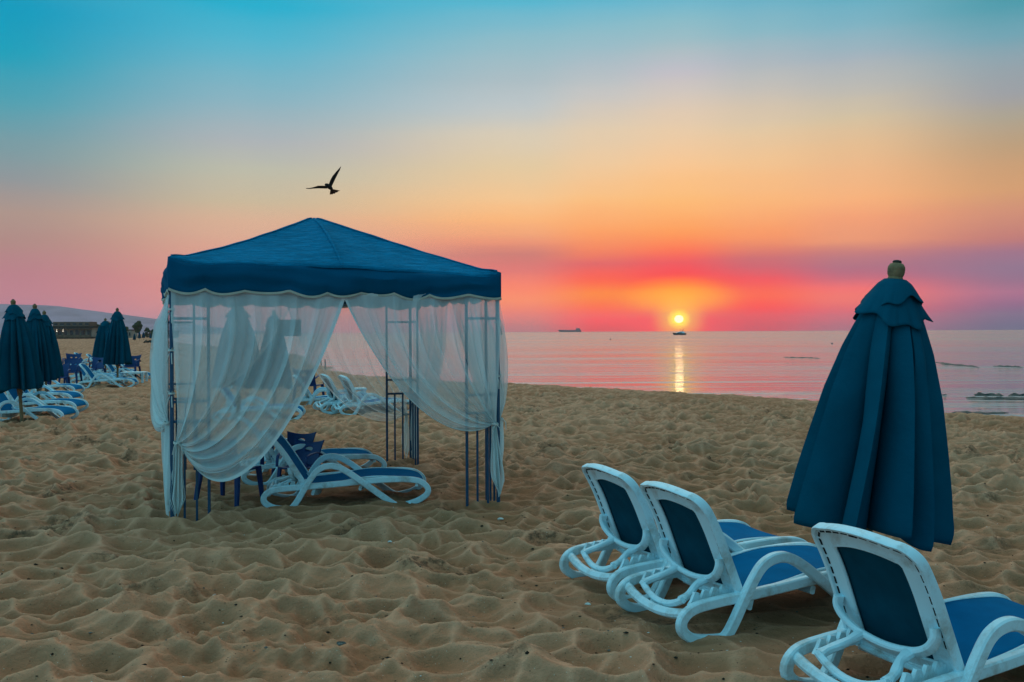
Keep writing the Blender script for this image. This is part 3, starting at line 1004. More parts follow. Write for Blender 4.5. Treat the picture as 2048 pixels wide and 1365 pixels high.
    loops = [outline(i) for i, _ in rings]
    vs, fs = [], []
    for (ins, nn), lp in zip(rings, loops):
        for (y, v) in lp:
            vs.append(bp(y, v, nn))
    L_ = len(loops[0])
    for a in range(len(rings)):
        b = (a+1) % len(rings)
        for k in range(L_):
            l = (k+1) % L_
            fs.append((a*L_+k, a*L_+l, b*L_+l, b*L_+k))
    mb = MB()
    mb.add(vs, fs)
    bk = mb.build('backrest', M['white'], root, angle=35)
    # sling of the backrest (front), visible through the window from behind
    mb = MB()
    lp = outline(0.024)
    cen = (0, HB*0.5)
    vs = []
    NRG = 8
    for r_ in range(NRG):
        k = 1 - r_/NRG
        for (y, v) in lp:
            vs.append(bp(y*k, cen[1]+(v-cen[1])*k, 0.014))
    vs.append(bp(0, cen[1], 0.014))
    fs = []
    for r_ in range(NRG-1):
        for k in range(L_):
            l = (k+1) % L_
            fs.append((r_*L_+k, r_*L_+l, (r_+1)*L_+l, (r_+1)*L_+k))
    for k in range(L_):
        fs.append(((NRG-1)*L_+k, (NRG-1)*L_+(k+1) % L_, NRG*L_))
    mb.add(vs, fs)
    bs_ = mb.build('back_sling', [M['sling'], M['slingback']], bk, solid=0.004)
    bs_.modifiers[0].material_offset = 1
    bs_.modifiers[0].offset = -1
    # dark slots on the back flange
    mb = MB()
    lp = [q for q in outline(0.031) if q[1] > 0.14]
    acc = 0
    pts = [Vector((y, v, 0)) for y, v in lp]
    d_ = [0]
    for a, b in zip(pts[:-1], pts[1:]):
        d_.append(d_[-1]+(b-a).length)
    tot = d_[-1]
    def onp(s):
        for i in range(len(d_)-1):
            if d_[i+1] >= s:
                f_ = (s-d_[i])/(d_[i+1]-d_[i]+1e-9)
                return pts[i].lerp(pts[i+1], f_)
        return pts[-1]
    ns = 27
    for k in range(ns):
        s_ = tot*(k+0.5)/ns
        big = (k == ns//2)
        ln = 0.022 if big else 0.018
        a, b = onp(s_-ln), onp(s_+ln)
        if (a-b).length > 0.1:
            continue
        wd = 0.008 if big else 0.0045
        mb.sweep([bp(a.x, a.y, -0.0145), bp(b.x, b.y, -0.0145)], 0.006, wd*2, side=(nx, 0, nz), bev=0.2)
    mb.build('slot', M['slot'], bk)
    # prop that holds the backrest up
    mb = MB()
    def q3(y, v, n_):
        return Vector(bp(y, v, n_))
    top = [q3(-0.262, 0.265, -0.030), q3(-0.265, 0.225, -0.050), q3(-0.235, 0.180, -0.060)]
    for y in (-0.17, -0.09, 0, 0.09, 0.17):
        top.append(q3(y, 0.150 - 0.035*(1-(y/0.2)**2), -0.060))
    top += [q3(0.235, 0.180, -0.060), q3(0.265, 0.225, -0.050), q3(0.262, 0.265, -0.030)]
    tp = smooth_path(top, 5)
    mb.sweep(tp, 0.050, 0.032, side=(ux*0.75-nx*0.35, 0, uz*0.75-nz*0.35), bev=0.25)
    for sy_ in (-1, 1):
        a = q3(sy_*0.135, 0.135, -0.062)
        b = Vector((0.125, sy_*0.185, 0.190))
        m1 = a.lerp(b, 0.35) + Vector((0, -sy_*0.012, 0.0))
        m2 = a.lerp(b, 0.7) + Vector((0, sy_*0.004, -0.004))
        mb.sweep(smooth_path([a, m1, m2, b], 5), 0.046, 0.034, side=(0, 1, 0), bev=0.25, wf=lambda t: 1.15-0.3*math.sin(t*math.pi)+0.12*math.sin(t*14))
    low = [(0.125-0.012*(1-(y/0.2)**2), y, 0.192-0.060*(1-(y/0.2)**2)) for y in [(-1+2*i/12)*0.2 for i in range(13)]]
    mb.sweep(low, 0.034, 0.036, side=(0.9, 0, 0.45), bev=0.25)
    mb.build('support', M['white'], root)
    # toothed racks
    for sy_ in (-1, 1):
        mb = MB()
        zz = []
        for k in range(5):
            x = 0.15 + k*0.062
            zz += [(x, 0.196+0.010*k*0.6), (x+0.022, 0.238+0.010*k*0.6), (x+0.050, 0.232+0.010*k*0.6), (x+0.055, 0.200+0.010*k*0.6)]
        lowp = [(0.47, 0.180), (0.13, 0.172)]
        poly = zz + lowp
        yy0, yy1 = sy_*0.225, sy_*0.245
        n_ = len(poly)
        mb.add([(x, yy0, z) for x, z in poly]+[(x, yy1, z) for x, z in poly], [tuple(range(n_)), tuple(range(2*n_-1, n_-1, -1))]+[(k, (k+1) % n_, n_+(k+1) % n_, n_+k) for k in range(n_)])
        mb.build('rack', M['white'], root, smooth=False)
    return root

LG = 'blue and white sun loungers standing about the beach'
proto = make_lounger(68)
proto2 = make_lounger(58)
deg = lambda a: R(a)
def lounger_from_foot(px, py, hd, first=False, label='', side=-1, dz=-0.01, t=(0, 0)):
    """(px,py): the rear foot of the side rail nearest the camera, in photograph pixels"""
    g = gnd(px, py)
    a = R(hd)
    # local foot at x=.12,y=side*.32
    lx, ly = 0.12, side*0.32
    X0 = g.x - (lx*math.cos(a) - ly*math.sin(a))
    Y0 = g.y - (lx*math.sin(a) + ly*math.cos(a))
    return place_l(X0, Y0, hd, first, label, dz, t)
used = [0]
steep = [True]
def place_l(X0, Y0, hd, first=False, label='', dz=-0.01, t=(0, 0)):
    a = R(hd)
    # rest on the sand under its feet
    hs = [height_at(X0+x*math.cos(a)-y*math.sin(a), Y0+x*math.sin(a)+y*math.cos(a)) for x, y in ((.15, .32), (.15, -.32), (1.4, .32), (1.4, -.32), (.3, .32), (.3, -.32))]
    z = 0.7*sum(hs)/len(hs) + 0.3*max(hs) + dz
    src = proto if steep[0] else proto2
    if src.get('label') == 'x':
        o = src
        o.location = (X0, Y0, z)
        o.rotation_euler = (R(t[0]), R(t[1]), a)
        o['label'] = label
        o['group'] = LG
        return o
    return dup(src, label, (X0, Y0, z), a, LG, (R(t[0]), R(t[1])))
lounger_from_foot(1392, 1284, 25, label='right foreground lounger of the middle, its blue seat partly behind the nearest backrest')
lounger_from_foot(1249, 1202, 25, label='lounger at the left end of the foreground row of three, backrest tops the open sand')
lounger_from_foot(1596, 1370, 26, side=1, label='nearest lounger in the lower right corner, standing under the closed umbrella')
steep[0] = False
lounger_from_foot(545, 1011, 10, label='lounger standing inside the gazebo nearest its open front')
place_l(-3.10, 10.15, 22, label='lounger inside the gazebo behind the front one, beside the blue chairs')
# behind the gazebo, seen through the opening
steep[0] = True
lounger_from_foot(652, 826, 27, label='lounger beyond the gazebo with dark backrest, left of the pair seen through the opening')
lounger_from_foot(690, 830, 27, label='lounger beyond the gazebo with dark backrest, right of the pair seen through the opening')
steep[0] = False
place_l(-4.85, 19.85, 13, label='lounger beyond the gazebo beside a blue chair, partly behind the left front curtain')
place_l(-5.55, 16.75, 8, label='lounger beyond the gazebo whose curved foot end alone shows below the left curtain')
place_l(-8.6, 26.5, 10, label='far lounger dimly seen through the two sheer curtains of the gazebo')
# left edge of the photograph
place_l(-9.92, 16.85, 2, label='lounger at the left edge with the bare umbrella pole in front of it')
place_l(-10.52, 18.5, 4, label='second lounger back from the left edge, under the first umbrella hem')
place_l(-11.63, 20.6, 4, label='third lounger back at the left edge, only its white foot end visible')
place_l(-13.2, 24.0, 3, label='fourth lounger back at the left edge, beside the dark blue chairs')
# middle-left group
place_l(-13.15, 27.35, 12, label='front lounger of the middle-left cluster, seen whole from the side')
place_l(-14.0, 28.6, 14, label='second lounger of the middle-left cluster, close behind the front one')
place_l(-15.0, 30.3, 14, label='third lounger of the middle-left cluster, its backrest furthest left')
place_l(-21.9, 45.0, 14, label='far lounger with white backrest rising behind the cluster, left one of two')
place_l(-19.4, 41.0, 14, label='far lounger with white backrest rising behind the cluster, right one of two')
place_l(-14.7, 32.3, 10, label='lounger on the right of the middle-left cluster, its foot pointing at the gazebo')
place_l(-15.9, 33.9, 12, label='lounger in the cluster behind the pole of the pair of umbrellas')
place_l(-24.2, 52.0, 14, label='most distant lounger, a sliver of white backrest left of the pair of umbrellas')

# ------------------------------------------------------------------ closed umbrellas
def make_umbrella(seed, Rh=0.44, ztop=2.10, zhem=0.50, big=False):
    rng = random.Random(seed)
    root = thing('beach_umbrella', 'x', 'umbrella')
    mb = MB()
    mb.tube([(0, 0, -0.15), (0, 0, 0.30), (0, 0, ztop)], 0.030, 12)
    mb.build('pole', M['wood'], root)
    mb = MB()
    mb.tube([(0, 0, 0.42), (0, 0, 0.50), (0, 0, 0.56)], [0.040, 0.05, 0.048], 12)
    mb.build('collar', M['wood'], root)
    nf = 9
    a0 = rng.uniform(0, 6)
    H = ztop - zhem
    # irregular creases round the furled cloth
    ncr = 15
    ws = [rng.uniform(0.45, 1.6) for _ in range(ncr)]
    tot_ = sum(ws)
    edges = [0]
    for q in ws:
        edges.append(edges[-1] + q/tot_)
    deps = [rng.uniform(0.45, 1.25)*(0.55+0.45*q) for q in ws]
    skew = [rng.choice([0.55, 0.7, 1.5, 1.9]) for _ in ws]
    lens = [rng.uniform(-0.02, 0.045) for _ in ws]
    start = [rng.uniform(0.0, 0.35) if q < 0.9 else 0.0 for q in ws]
    def prof(t):
        ks = [(0, 0.10), (0.02, 0.17), (0.05, 0.23), (0.10, 0.31), (0.165, 0.40), (0.28, 0.54), (0.46, 0.70), (0.65, 0.82), (0.82, 0.92), (1.0, 1.0)]
        for (a, b), (c, d) in zip(ks[:-1], ks[1:]):
            if t <= c:
                return b + (d-b)*(t-a)/(c-a)
        return 1.0
    def pleat(th, t):
        x = ((th - a0)/(2*math.pi)) % 1.0
        k = 0
        while k < ncr-1 and edges[k+1] <= x:
            k += 1
        f = (x-edges[k])/(edges[k+1]-edges[k])
        f = min(1, max(0, f))
        pk = {0.55: 0.22, 0.7: 0.38, 1.5: 0.66, 1.9: 0.82}[skew[k]]
        bul = min(f/pk, (1-f)/(1-pk))**0.85
        tt_ = min(1, max(0, (t-start[k])*1.8))
        d = 0.06 + 0.44*tt_*deps[k]
        return (1 - d) + d*bul, lens[k]*math.sin(math.pi*f)
    PKS = {0.55: 0.22, 0.7: 0.38, 1.5: 0.66, 1.9: 0.82}
    def crease_th(i):
        # sample columns sit exactly on the creases and on the fold ridges
        q = int(round(i*ncr*20))
        k, l = (q//20) % ncr, q % 20
        pk = PKS[skew[k]]
        f = pk*l/10 if l <= 10 else pk + (1-pk)*(l-10)/10
        return a0 + 2*math.pi*(edges[k] + (edges[k+1]-edges[k])*f + 1e-7)
    def can(i, j):
        th = crease_th(i)
        t = j
        p, l = pleat(th, t)
        r = Rh*prof(t)*p
        lean = 0.03*math.sin(2*th+a0)*t
        z = ztop - H*t - l*t + 0.02*math.sin(3*th)*t*t
        if t > 0.97:
            r *= 1 - 0.03*(t-.97)/.03
        tw = 0.10*math.sin(t*2.0+a0)*t + 0.035*math.sin(t*5+3*th)*t
        return (r*(1+lean)*math.cos(th+tw), r*(1+lean)*math.sin(th+tw), z)
    mb = MB()
    mb.grid(can, ncr*20, 46, closed_u=True)
    can_o = mb.build('canopy', M['umbrella'], root, angle=60, solid=0.004)
    # two ruffled vent caps
    for (t0, t1, fl, nm) in ((0.0, 0.088, 0.030, 'upper_cap'), (0.0, 0.152, 0.060, 'lower_cap')):
        mb = MB()
        ph = rng.uniform(0, 6)
        def cap(i, j, t0=t0, t1=t1, fl=fl, ph=ph):
            th = 2*math.pi*i
            x = ((th - a0)/(2*math.pi)*nf) % nf
            f = x-int(x)
            t = t0 + (t1-t0)*j
            ruf = math.sin(math.pi*f)**0.8
            p, l = pleat(th, t*0.6)
            f = 0.5+0.5*math.sin(5*th+ph)
            ruf = 0.5+0.5*math.sin(7*th+ph*2)
            r = Rh*prof(t)*(0.72+0.28*p)*1.02 + (0.012 if t1 < .15 else 0.004)
            r += fl*Rh*(j**3)*(0.45+1.0*max(0, math.sin(7*th+ph*2))**0.7+0.5*math.sin(4*th+ph))
            z = ztop + (0.010 if t1 < .15 else 0.004) - H*t - 0.030*ruf*j*j + 0.035*math.sin(2*th+ph)*j
            return (r*math.cos(th), r*math.sin(th), z)
        mb.grid(cap, nf*16, 14, closed_u=True)
        mb.build('vent_cap', M['umbrella'], can_o, angle=60, solid=0.004)
    mb = MB()
    s = 1.0
    mb.lathe([(0.036, -0.02), (0.040, 0.016), (0.036, 0.024), (0.042, 0.038), (0.045, 0.056), (0.043, 0.059), (0.045, 0.062), (0.043, 0.080), (0.033, 0.096), (0.018, 0.102)], 18, c=(0, 0, ztop))
    fin = mb.build('finial', M['wood'], root)
    mb = MB()
    mb.lathe([(0.010, 0.098), (0.022, 0.102), (0.024, 0.107), (0.019, 0.114), (0.007, 0.117)], 14, c=(0, 0, ztop))
    mb.build('knob', M['wooddark'], fin)
    return root
UG = 'closed blue beach umbrellas on wooden poles'
def put(o, px, Y, py_top=None, sc=1.0, tilt=(0, 0), rz=0, label='', ztop=2.10):
    """px: pole column at the ground; height set so the fabric top meets py_top"""
    a, b = ray(px, 700)
    x = a*Y
    o.location = (x, Y, 0)
    if py_top is not None:
        top = at(px, py_top, Y).z
        o.location.z = max(-0.12, min(0.12, top - ztop*sc))
        sc = (top - o.location.z)/ztop
    o.scale = (sc, sc, sc)
    o.rotation_euler = (R(tilt[0]), R(tilt[1]), R(rz))
    o['label'] = label
    o['group'] = UG
    return o
uA = make_umbrella(4, Rh=0.425, ztop=2.06, zhem=0.735)
uB = make_umbrella(9, Rh=0.41, ztop=2.06, zhem=0.54)
uC = make_umbrella(21, Rh=0.39, ztop=2.06, zhem=0.56)
uA.location = (1.845, 4.9, -0.135)
uA.rotation_euler = (R(1), R(6.3), R(0))
uA['label'] = 'large closed blue umbrella in the right foreground with ruffled caps and wooden finial'
uA['group'] = UG
put(uB, 43, 16.4, 611, tilt=(0, -4.0), label='closed umbrella at the left edge with its pole in front of a lounger', ztop=2.06)
put(uC, 77, 18.9, 619, tilt=(0, -2.0), label='closed umbrella second from the left edge, rounded blue top', ztop=2.06)
def dupu(src, px, Y, py, label, rz=0, tilt=(0, 0)):
    o = dup(src, label, group=UG)
    return put(o, px, Y, py, tilt=tilt, rz=rz, label=label, ztop=2.06)
dupu(uB, 92, 22.5, 631, 'darkest closed umbrella, mostly hidden behind the second from the left edge', 40, (0, -1))
dupu(uC, 203, 35.0, 652, 'shorter closed umbrella of the middle-left trio, left one', 120)
dupu(uA, 211, 32.5, 643, 'closed umbrella in the middle of the middle-left trio', 70)
dupu(uB, 235, 28.5, 624, 'tallest closed umbrella of the middle-left trio, right one with its pole showing', 200)
dupu(uA, 476, 15.0, 612, 'closed umbrella behind the gazebo, seen dimly through the left curtain', 15)
dupu(uC, 548, 19.0, 632, 'closed umbrella behind the gazebo, seen near the hanging board', 55)
dupu(uB, 269, 190, 668, 'tiny distant umbrella standing alone left of the far pair', 10)
dupu(uC, 279, 210, 664, 'tiny distant umbrella, left of the far pair near the tree', 80)
dupu(uA, 287, 215, 665, 'tiny distant umbrella, right of the far pair near the tree', 150)
dupu(uB, 301, 250, 668, 'tiny distant umbrella nearest the gazebo curtain', 100)

# ------------------------------------------------------------------ plastic chairs and table
def make_chair(holes=1):
    root = thing('plastic_chair', 'x', 'chair')
    mb = MB()
    def backf(i, j):
        # flared shield shape with scooped top
        v = j
        wd = 0.225 + 0.060*v**2 + 0.03*(1-v)**2
        x = (i*2-1)*wd
        zt = 0.42 + v*(0.42 - 0.05*(1-(i*2-1)**2))
        y = 0.20 + 0.13*v + 0.03*v*v - 0.05*(i*2-1)**2*(0.5+0.5*v)
        return (x, y, zt)
    if holes == 1:
        hs = [(0.5, 0.70, 0.14, 0.11)]
    else:
        hs = [(0.34, 0.66, 0.075, 0.07), (0.66, 0.66, 0.075, 0.07)]
    def snap(i, j):
        for (cx, cy, rx, ry) in hs:
            dx_, dy_ = (i-cx)/rx, (j-cy)/ry
            d = math.hypot(dx_, dy_)
            if 0.8 < d < 1.25:
                i, j = cx+dx_/d*rx, cy+dy_/d*ry
                break
        return backf(i, j)
    mb.grid(snap, 36, 34, keep=lambda i, j: all(math.hypot((i-cx)/rx, (j-cy)/ry) > 1.0 for cx, cy, rx, ry in hs))
    mb.build('backrest', M['chair'], root, solid=0.014)
    mb = MB()
    mb.grid(lambda i, j: ((i*2-1)*0.235, -0.24+0.46*j, 0.42-0.018*math.sin(math.pi*i)*math.sin(math.pi*j)+0.01*j), 12, 12)
    mb.build('seat', M['chair'], root, solid=0.022)
    for sx_ in (-1, 1):
        mb = MB()
        mb.sweep(smooth_path([(sx_*0.26, 0.26, 0.60), (sx_*0.285, 0.10, 0.655), (sx_*0.29, -0.12, 0.655), (sx_*0.27, -0.24, 0.60), (sx_*0.265, -0.26, 0.45)], 5), 0.05, 0.02, side=(1, 0, 0), bev=0.3)
        mb.build('armrest', M['chair'], root)
        for yy, yb in ((-0.22, -0.27), (0.22, 0.30)):
            mb = MB()
            mb.sweep([(sx_*0.235, yy, 0.44), (sx_*0.255, (yy+yb)/2, 0.2), (sx_*0.27, yb, -0.03)], 0.06, 0.045, side=(1, 0, 0), bev=0.25, wf=lambda t: 1.2-0.5*t)
            mb.build('leg', M['chair'], root)
    return root
CG = 'blue plastic armchairs among the loungers'
ch1 = make_chair(1)
ch2 = make_chair(2)
def putc(src, first, x, y, rz, label, dz=0.0, sc=1.0):
    o = src if first else dup(src, label)
    o.location = (x, y, height_at(x, y)+dz)
    o.rotation_euler = (0, 0, R(rz))
    o.scale = (sc, sc, sc)
    o['label'] = label
    o['group'] = CG
    return o
putc(ch1, True, -2.33, 9.85, -18, 'blue plastic chair inside the gazebo between the two loungers, pushed against the front one', -0.07, 0.66)
putc(ch1, False, -2.52, 10.35, -14, 'blue plastic chair inside the gazebo behind another, only its back edge showing', -0.06, 0.66)
putc(ch2, True, -2.78, 8.85, 165, 'blue plastic chair inside the gazebo close behind the left front post', -0.05, 0.85)
putc(ch1, False, -4.72, 20.9, 170, 'blue plastic chair with an oval hole beyond the gazebo, beside a lounger')
putc(ch2, False, -17.6, 36.0, 15, 'blue plastic chair with two holes at the far left of the middle-left cluster', sc=1.05)
putc(ch1, False, -17.0, 37.0, -8, 'blue plastic chair among the raised backrests of the middle-left cluster')
putc(ch1, False, -14.4, 31.0, -12, 'blue plastic chair low in the centre of the middle-left cluster')
putc(ch2, False, -14.0, 33.0, 5, 'blue plastic chair with two holes behind the square white table', sc=1.05)
putc(ch1, False, -12.7, 25.2, 20, 'dark blue chair behind the second umbrella from the left edge, nearer of two', sc=0.95)
putc(ch2, False, -13.4, 27.3, 10, 'dark blue chair behind the second umbrella from the left edge, farther of two', sc=0.95)

tb = thing('plastic_table', 'square white plastic table standing among the loungers left of the gazebo', 'table', (-12.35, 29.4, height_at(-12.35, 29.4)), R(8))
mb = MB()
tb.scale = (0.95, 0.95, 0.74)
mb.sweep([(-0.38, 0, 0.56), (0.38, 0, 0.56)], 0.62, 0.045, side=(0, 1, 0), bev=0.3)
mb.build('table_top', M['white'], tb)
for a in (-1, 1):
    for b in (-1, 1):
        mb = MB()
        mb.sweep([(a*0.33, b*0.26, 0.55), (a*0.35, b*0.28, -0.03)], 0.09, 0.06, side=(1, 0, 0), bev=0.25, wf=lambda t: 1.1-0.4*t)
        mb.build('leg', M['white'], tb)
tb2 = thing('side_table', 'small white plastic table holding a folded towel beyond the gazebo', 'table', (-3.35, 19.3, height_at(-3.35, 19.3)), R(20))
mb = MB()
mb.sweep([(-0.20, 0, 0.45), (0.20, 0, 0.45)], 0.36, 0.04, side=(0, 1, 0), bev=0.3)
mb.build('table_top', M['white'], tb2)
for a in (-1, 1):
    for b in (-1, 1):
        mb = MB()
        mb.sweep([(a*0.16, b*0.14, 0.44), (a*0.18, b*0.16, -0.03)], 0.05, 0.04, side=(1, 0, 0), bev=0.25)
        mb.build('leg', M['white'], tb2)

# ------------------------------------------------------------------ bird
def make_bird():
    c = at(657, 375, 14.0)
    root = thing('bird', 'dark bird in flight above the gazebo, one wing raised and tail fanned', 'bird', c, 0)
    px = 14.0/F_PX
    def q(x, y, d=0.0):        # local metres from photograph-sized offsets
        return Vector(((x-657)*px, d, (375-y)*px))
    mb = MB()
    # one continuous body: head towards the viewer's left, breast, rump, wings and tail
    path = [q(652.5, 372.5, -0.10), q(653.5, 371.5, -0.085), q(655, 371.5, -0.06), q(656.5, 372.5, -0.02), q(658.5, 374, 0.04), q(660.5, 376.5, 0.10), q(662, 379, 0.13)]
    mb.tube(path, [0.005, 0.018, 0.026, 0.034, 0.036, 0.024, 0.010], 10)
    def wing(lead, trail, dl, thick=0.010):
        n = len(lead)
        vs = []
        for k in range(n):
            vs += [q(*lead[k], dl[k]) + Vector((0, -thick*(1-k/n), 0)), q(*trail[k], dl[k]+0.05*(1-k/n)) + Vector((0, -thick*.5*(1-k/n), 0)), q(*trail[k], dl[k]+0.05*(1-k/n)) + Vector((0, thick*.5, 0)), q(*lead[k], dl[k]) + Vector((0, thick*(1-k/n), 0))]
        fs = []
        for k in range(n-1):
            for a in range(4):
                b = (a+1) % 4
                fs.append((k*4+a, k*4+b, k*4+4+b, k*4+4+a))
        fs += [(3, 2, 1, 0), tuple((n-1)*4+a for a in range(4))]
        mb.add(vs, fs)
    wing([(658, 371), (661, 363), (666, 354), (673, 345), (678, 338), (680.8, 332.5)], [(662.5, 373), (667, 365), (671.5, 357), (676, 348), (679.5, 340), (681, 333)], [-0.02, -0.03, -0.04, -0.03, 0, 0.04])
    wing([(653.5, 372.5), (646, 373), (639, 373.8), (630, 376.8), (621, 378), (613, 377.2)], [(654, 377), (646, 377.5), (638, 378.2), (629, 379), (620, 379.4), (613, 378.2)], [-0.02, -0.05, -0.09, -0.10, -0.08, -0.04])
    b = mb.build('body', M['bird'], root, angle=60)
    mb = MB()
    tips = [(655, 386.6), (657.5, 386.2), (660, 386.2), (662.5, 384.8), (665, 384.8), (667.5, 382.6), (670, 382), (673, 380), (676, 378.4)]
    root_p = [(657.5, 378.5), (663.5, 376.5)]
    vs, fs = [], []
    n = len(tips)
    for k in range(n):
        f_ = k/(n-1)
        rp = (root_p[0][0]*(1-f_)+root_p[1][0]*f_, root_p[0][1]*(1-f_)+root_p[1][1]*f_)
        notch = 0.92 if k % 2 else 1.0
        tp = (rp[0]+(tips[k][0]-rp[0])*notch, rp[1]+(tips[k][1]-rp[1])*notch)
        for dd in (-0.003, 0.003):
            vs += [q(*rp, 0.12+dd), q(*tp, 0.17+dd)]
    for k in range(n-1):
        a, b_ = k*4, (k+1)*4
        fs += [(a, a+1, b_+1, b_), (a+2, b_+2, b_+3, a+3), (a+1, a+3, b_+3, b_+1), (a, b_, b_+2, a+2)]
    fs += [(0, 2, 3, 1), ((n-1)*4, (n-1)*4+1, (n-1)*4+3, (n-1)*4+2)]
    mb.add(vs, fs)
    mb.build('tail', M['bird2'], root, smooth=False)
make_bird()

# ------------------------------------------------------------------ boats and buoys
def gsea(px, py):
    return gnd(px, py, SEA_Z)
def hull_mesh(mb, L, B, D, sheer=0.3, m=0, n=14):
    """bow towards -x"""
    vs, fs = [], []
    for i in range(n+1):
        t = i/n
        x = -L/2 + L*t
        w_ = B/2*min(1, (t/0.38))**0.7 if t < 0.38 else B/2*(1-0.12*(t-.38)/.62)
        w_ = max(w_, 0.02*B)
        z1 = D*(1+sheer*(1-t)**2)
        xk = x + (L*0.09*(1-t)**3)
        for (yy, zz, xx) in ((-w_, z1, x), (-w_*0.72, 0, xk), (0, -0.25*D, xk), (w_*0.72, 0, xk), (w_, z1, x)):
            vs.append((xx, yy, zz))
    for i in range(n):
        for k in range(4):
            fs.append((i*5+k, i*5+k+1, i*5+5+k+1, i*5+5+k))
        fs.append((i*5+4, i*5, i*5+5, i*5+9))
    fs += [(0, 1, 2, 3, 4), (n*5+4, n*5+3, n*5+2, n*5+1, n*5)]
    mb.add(vs, fs, m)
def frustum(mb, x0, x1, w_, z0, z1, sl0, sl1, m=0, tw=0.85):
    mb.add([(x0, -w_/2, z0), (x1, -w_/2, z0), (x1, w_/2, z0), (x0, w_/2, z0), (x0+sl0, -w_/2*tw, z1), (x1-sl1, -w_/2*tw, z1), (x1-sl1, w_/2*tw, z1), (x0+sl0, w_/2*tw, z1)],
           [(3, 2, 1, 0), (4, 5, 6, 7), (0, 1, 5, 4), (1, 2, 6, 5), (2, 3, 7, 6), (3, 0, 4, 7)], m)
yc = gsea(1358.5, 670.2)
ya = thing('motor_yacht', 'small white motor yacht afloat directly below the rising sun', 'boat', yc, 0)
ps_ = yc.y/F_PX
mb = MB()
hull_mesh(mb, 27*ps_, 8*ps_, 3.3*ps_, 0.28)
mb.build('hull', M['boatdark'], ya)
mb = MB()
frustum(mb, -7*ps_, 11*ps_, 6.5*ps_, 3.3*ps_, 5.4*ps_, 4*ps_, 1*ps_)
frustum(mb, -1*ps_, 9*ps_, 5.5*ps_, 5.4*ps_, 6.8*ps_, 2*ps_, .4*ps_)
mb.build('cabin', M['boatwhite'], ya, smooth=False)
mb = MB()
frustum(mb, -4.6*ps_, 5*ps_, 6.52*ps_, 4.0*ps_, 5.2*ps_, 2.2*ps_, 0.5*ps_, tw=0.86)
mb.build('windscreen', M['boatdark'], ya, smooth=False)
mb = MB()
mb.tube([(6*ps_, -2*ps_, 6.8*ps_), (8*ps_, -1.5*ps_, 9.5*ps_), (8*ps_, 1.5*ps_, 9.5*ps_), (6*ps_, 2*ps_, 6.8*ps_)], 0.25*ps_, 6)
mb.tube([(8*ps_, 0, 9.5*ps_), (8*ps_, 0, 11.5*ps_)], 0.3*ps_, 6)
mb.tube([(3*ps_, 0, 6.8*ps_), (3*ps_, 0, 11.8*ps_)], 0.2*ps_, 6)
mb.lathe([(0.2*ps_, -.6*ps_), (0.9*ps_, 0), (0.2*ps_, .6*ps_)], 8, c=(8*ps_, 0, 11.7*ps_))
mb.build('mast', M['boatdark'], ya)

cy = 3000.0
cp = at(1139, 664.0, cy)
cs_ = thing('cargo_ship', 'long grey cargo ship far off on the horizon left of the sun', 'ship', (cp.x, cy, SEA_Z), 0)
k_ = cy/F_PX
mb = MB()
hull_mesh(mb, 46*k_, 7*k_, 4.0*k_, 0.10)
mb.build('hull', M['hull'], cs_)
mb = MB()
frustum(mb, 12.5*k_, 21*k_, 6*k_, 4.0*k_, 6.8*k_, .6*k_, .3*k_, tw=.95)
frustum(mb, 13.5*k_, 16.5*k_, 5*k_, 6.8*k_, 7.8*k_, .2*k_, .1*k_, tw=.95)
mb.build('bridge', M['hull'], cs_, smooth=False)
mb = MB()
frustum(mb, 18*k_, 20*k_, 2*k_, 6.8*k_, 8.4*k_, .2*k_, .1*k_)
mb.build('funnel', M['hull'], cs_, smooth=False)
mb = MB()
for q in (-20, -8, 4):
    mb.tube([(q*k_, 0, 4*k_), (q*k_, 0, 5.6*k_)], 0.25*k_, 6)
mb.build('mast', M['hull'], cs_)
for (px_, py_, sz, lb) in ((1221, 679.5, 0.17, 'tiny dark buoy floating between the cargo ship and the sun path'), (1664, 688.5, 0.14, 'tiny dark buoy floating just left of the large closed umbrella')):
    g = gsea(px_, py_)
    b_ = thing('buoy', lb, 'buoy', g, 0)
    mb = MB()
    mb.lathe([(0.3*sz, -0.6*sz), (0.9*sz, -0.2*sz), (1.0*sz, 0.2*sz), (0.75*sz, 0.8*sz), (0.25*sz, 1.1*sz)], 12)
    mb.build('float', M['boatdark'], b_)
    mb = MB()
    mb.tube([(0, 0, 1.05*sz), (0, 0, 1.7*sz)], 0.12*sz, 6)
    mb.build('staff', M['boatdark'], b_)
for (px_, py_, hh_, lb) in ((642, 733, 0.30, 'shorter wooden stake at the water edge seen through the gazebo opening'), (650, 736, 0.42, 'taller wooden stake at the water edge seen through the gazebo opening')):
    g = gnd(px_, py_, -0.1)
    mb = MB()
    mb.tube([(0, 0, -0.4), (0.01, 0, hh_*0.5), (0.0, 0.01, hh_)], [0.035, 0.03, 0.026], 8)
    o = mb.build('wooden_stake', M['wooddark'])
    o.location = g
    tag(o, lb, 'stake')

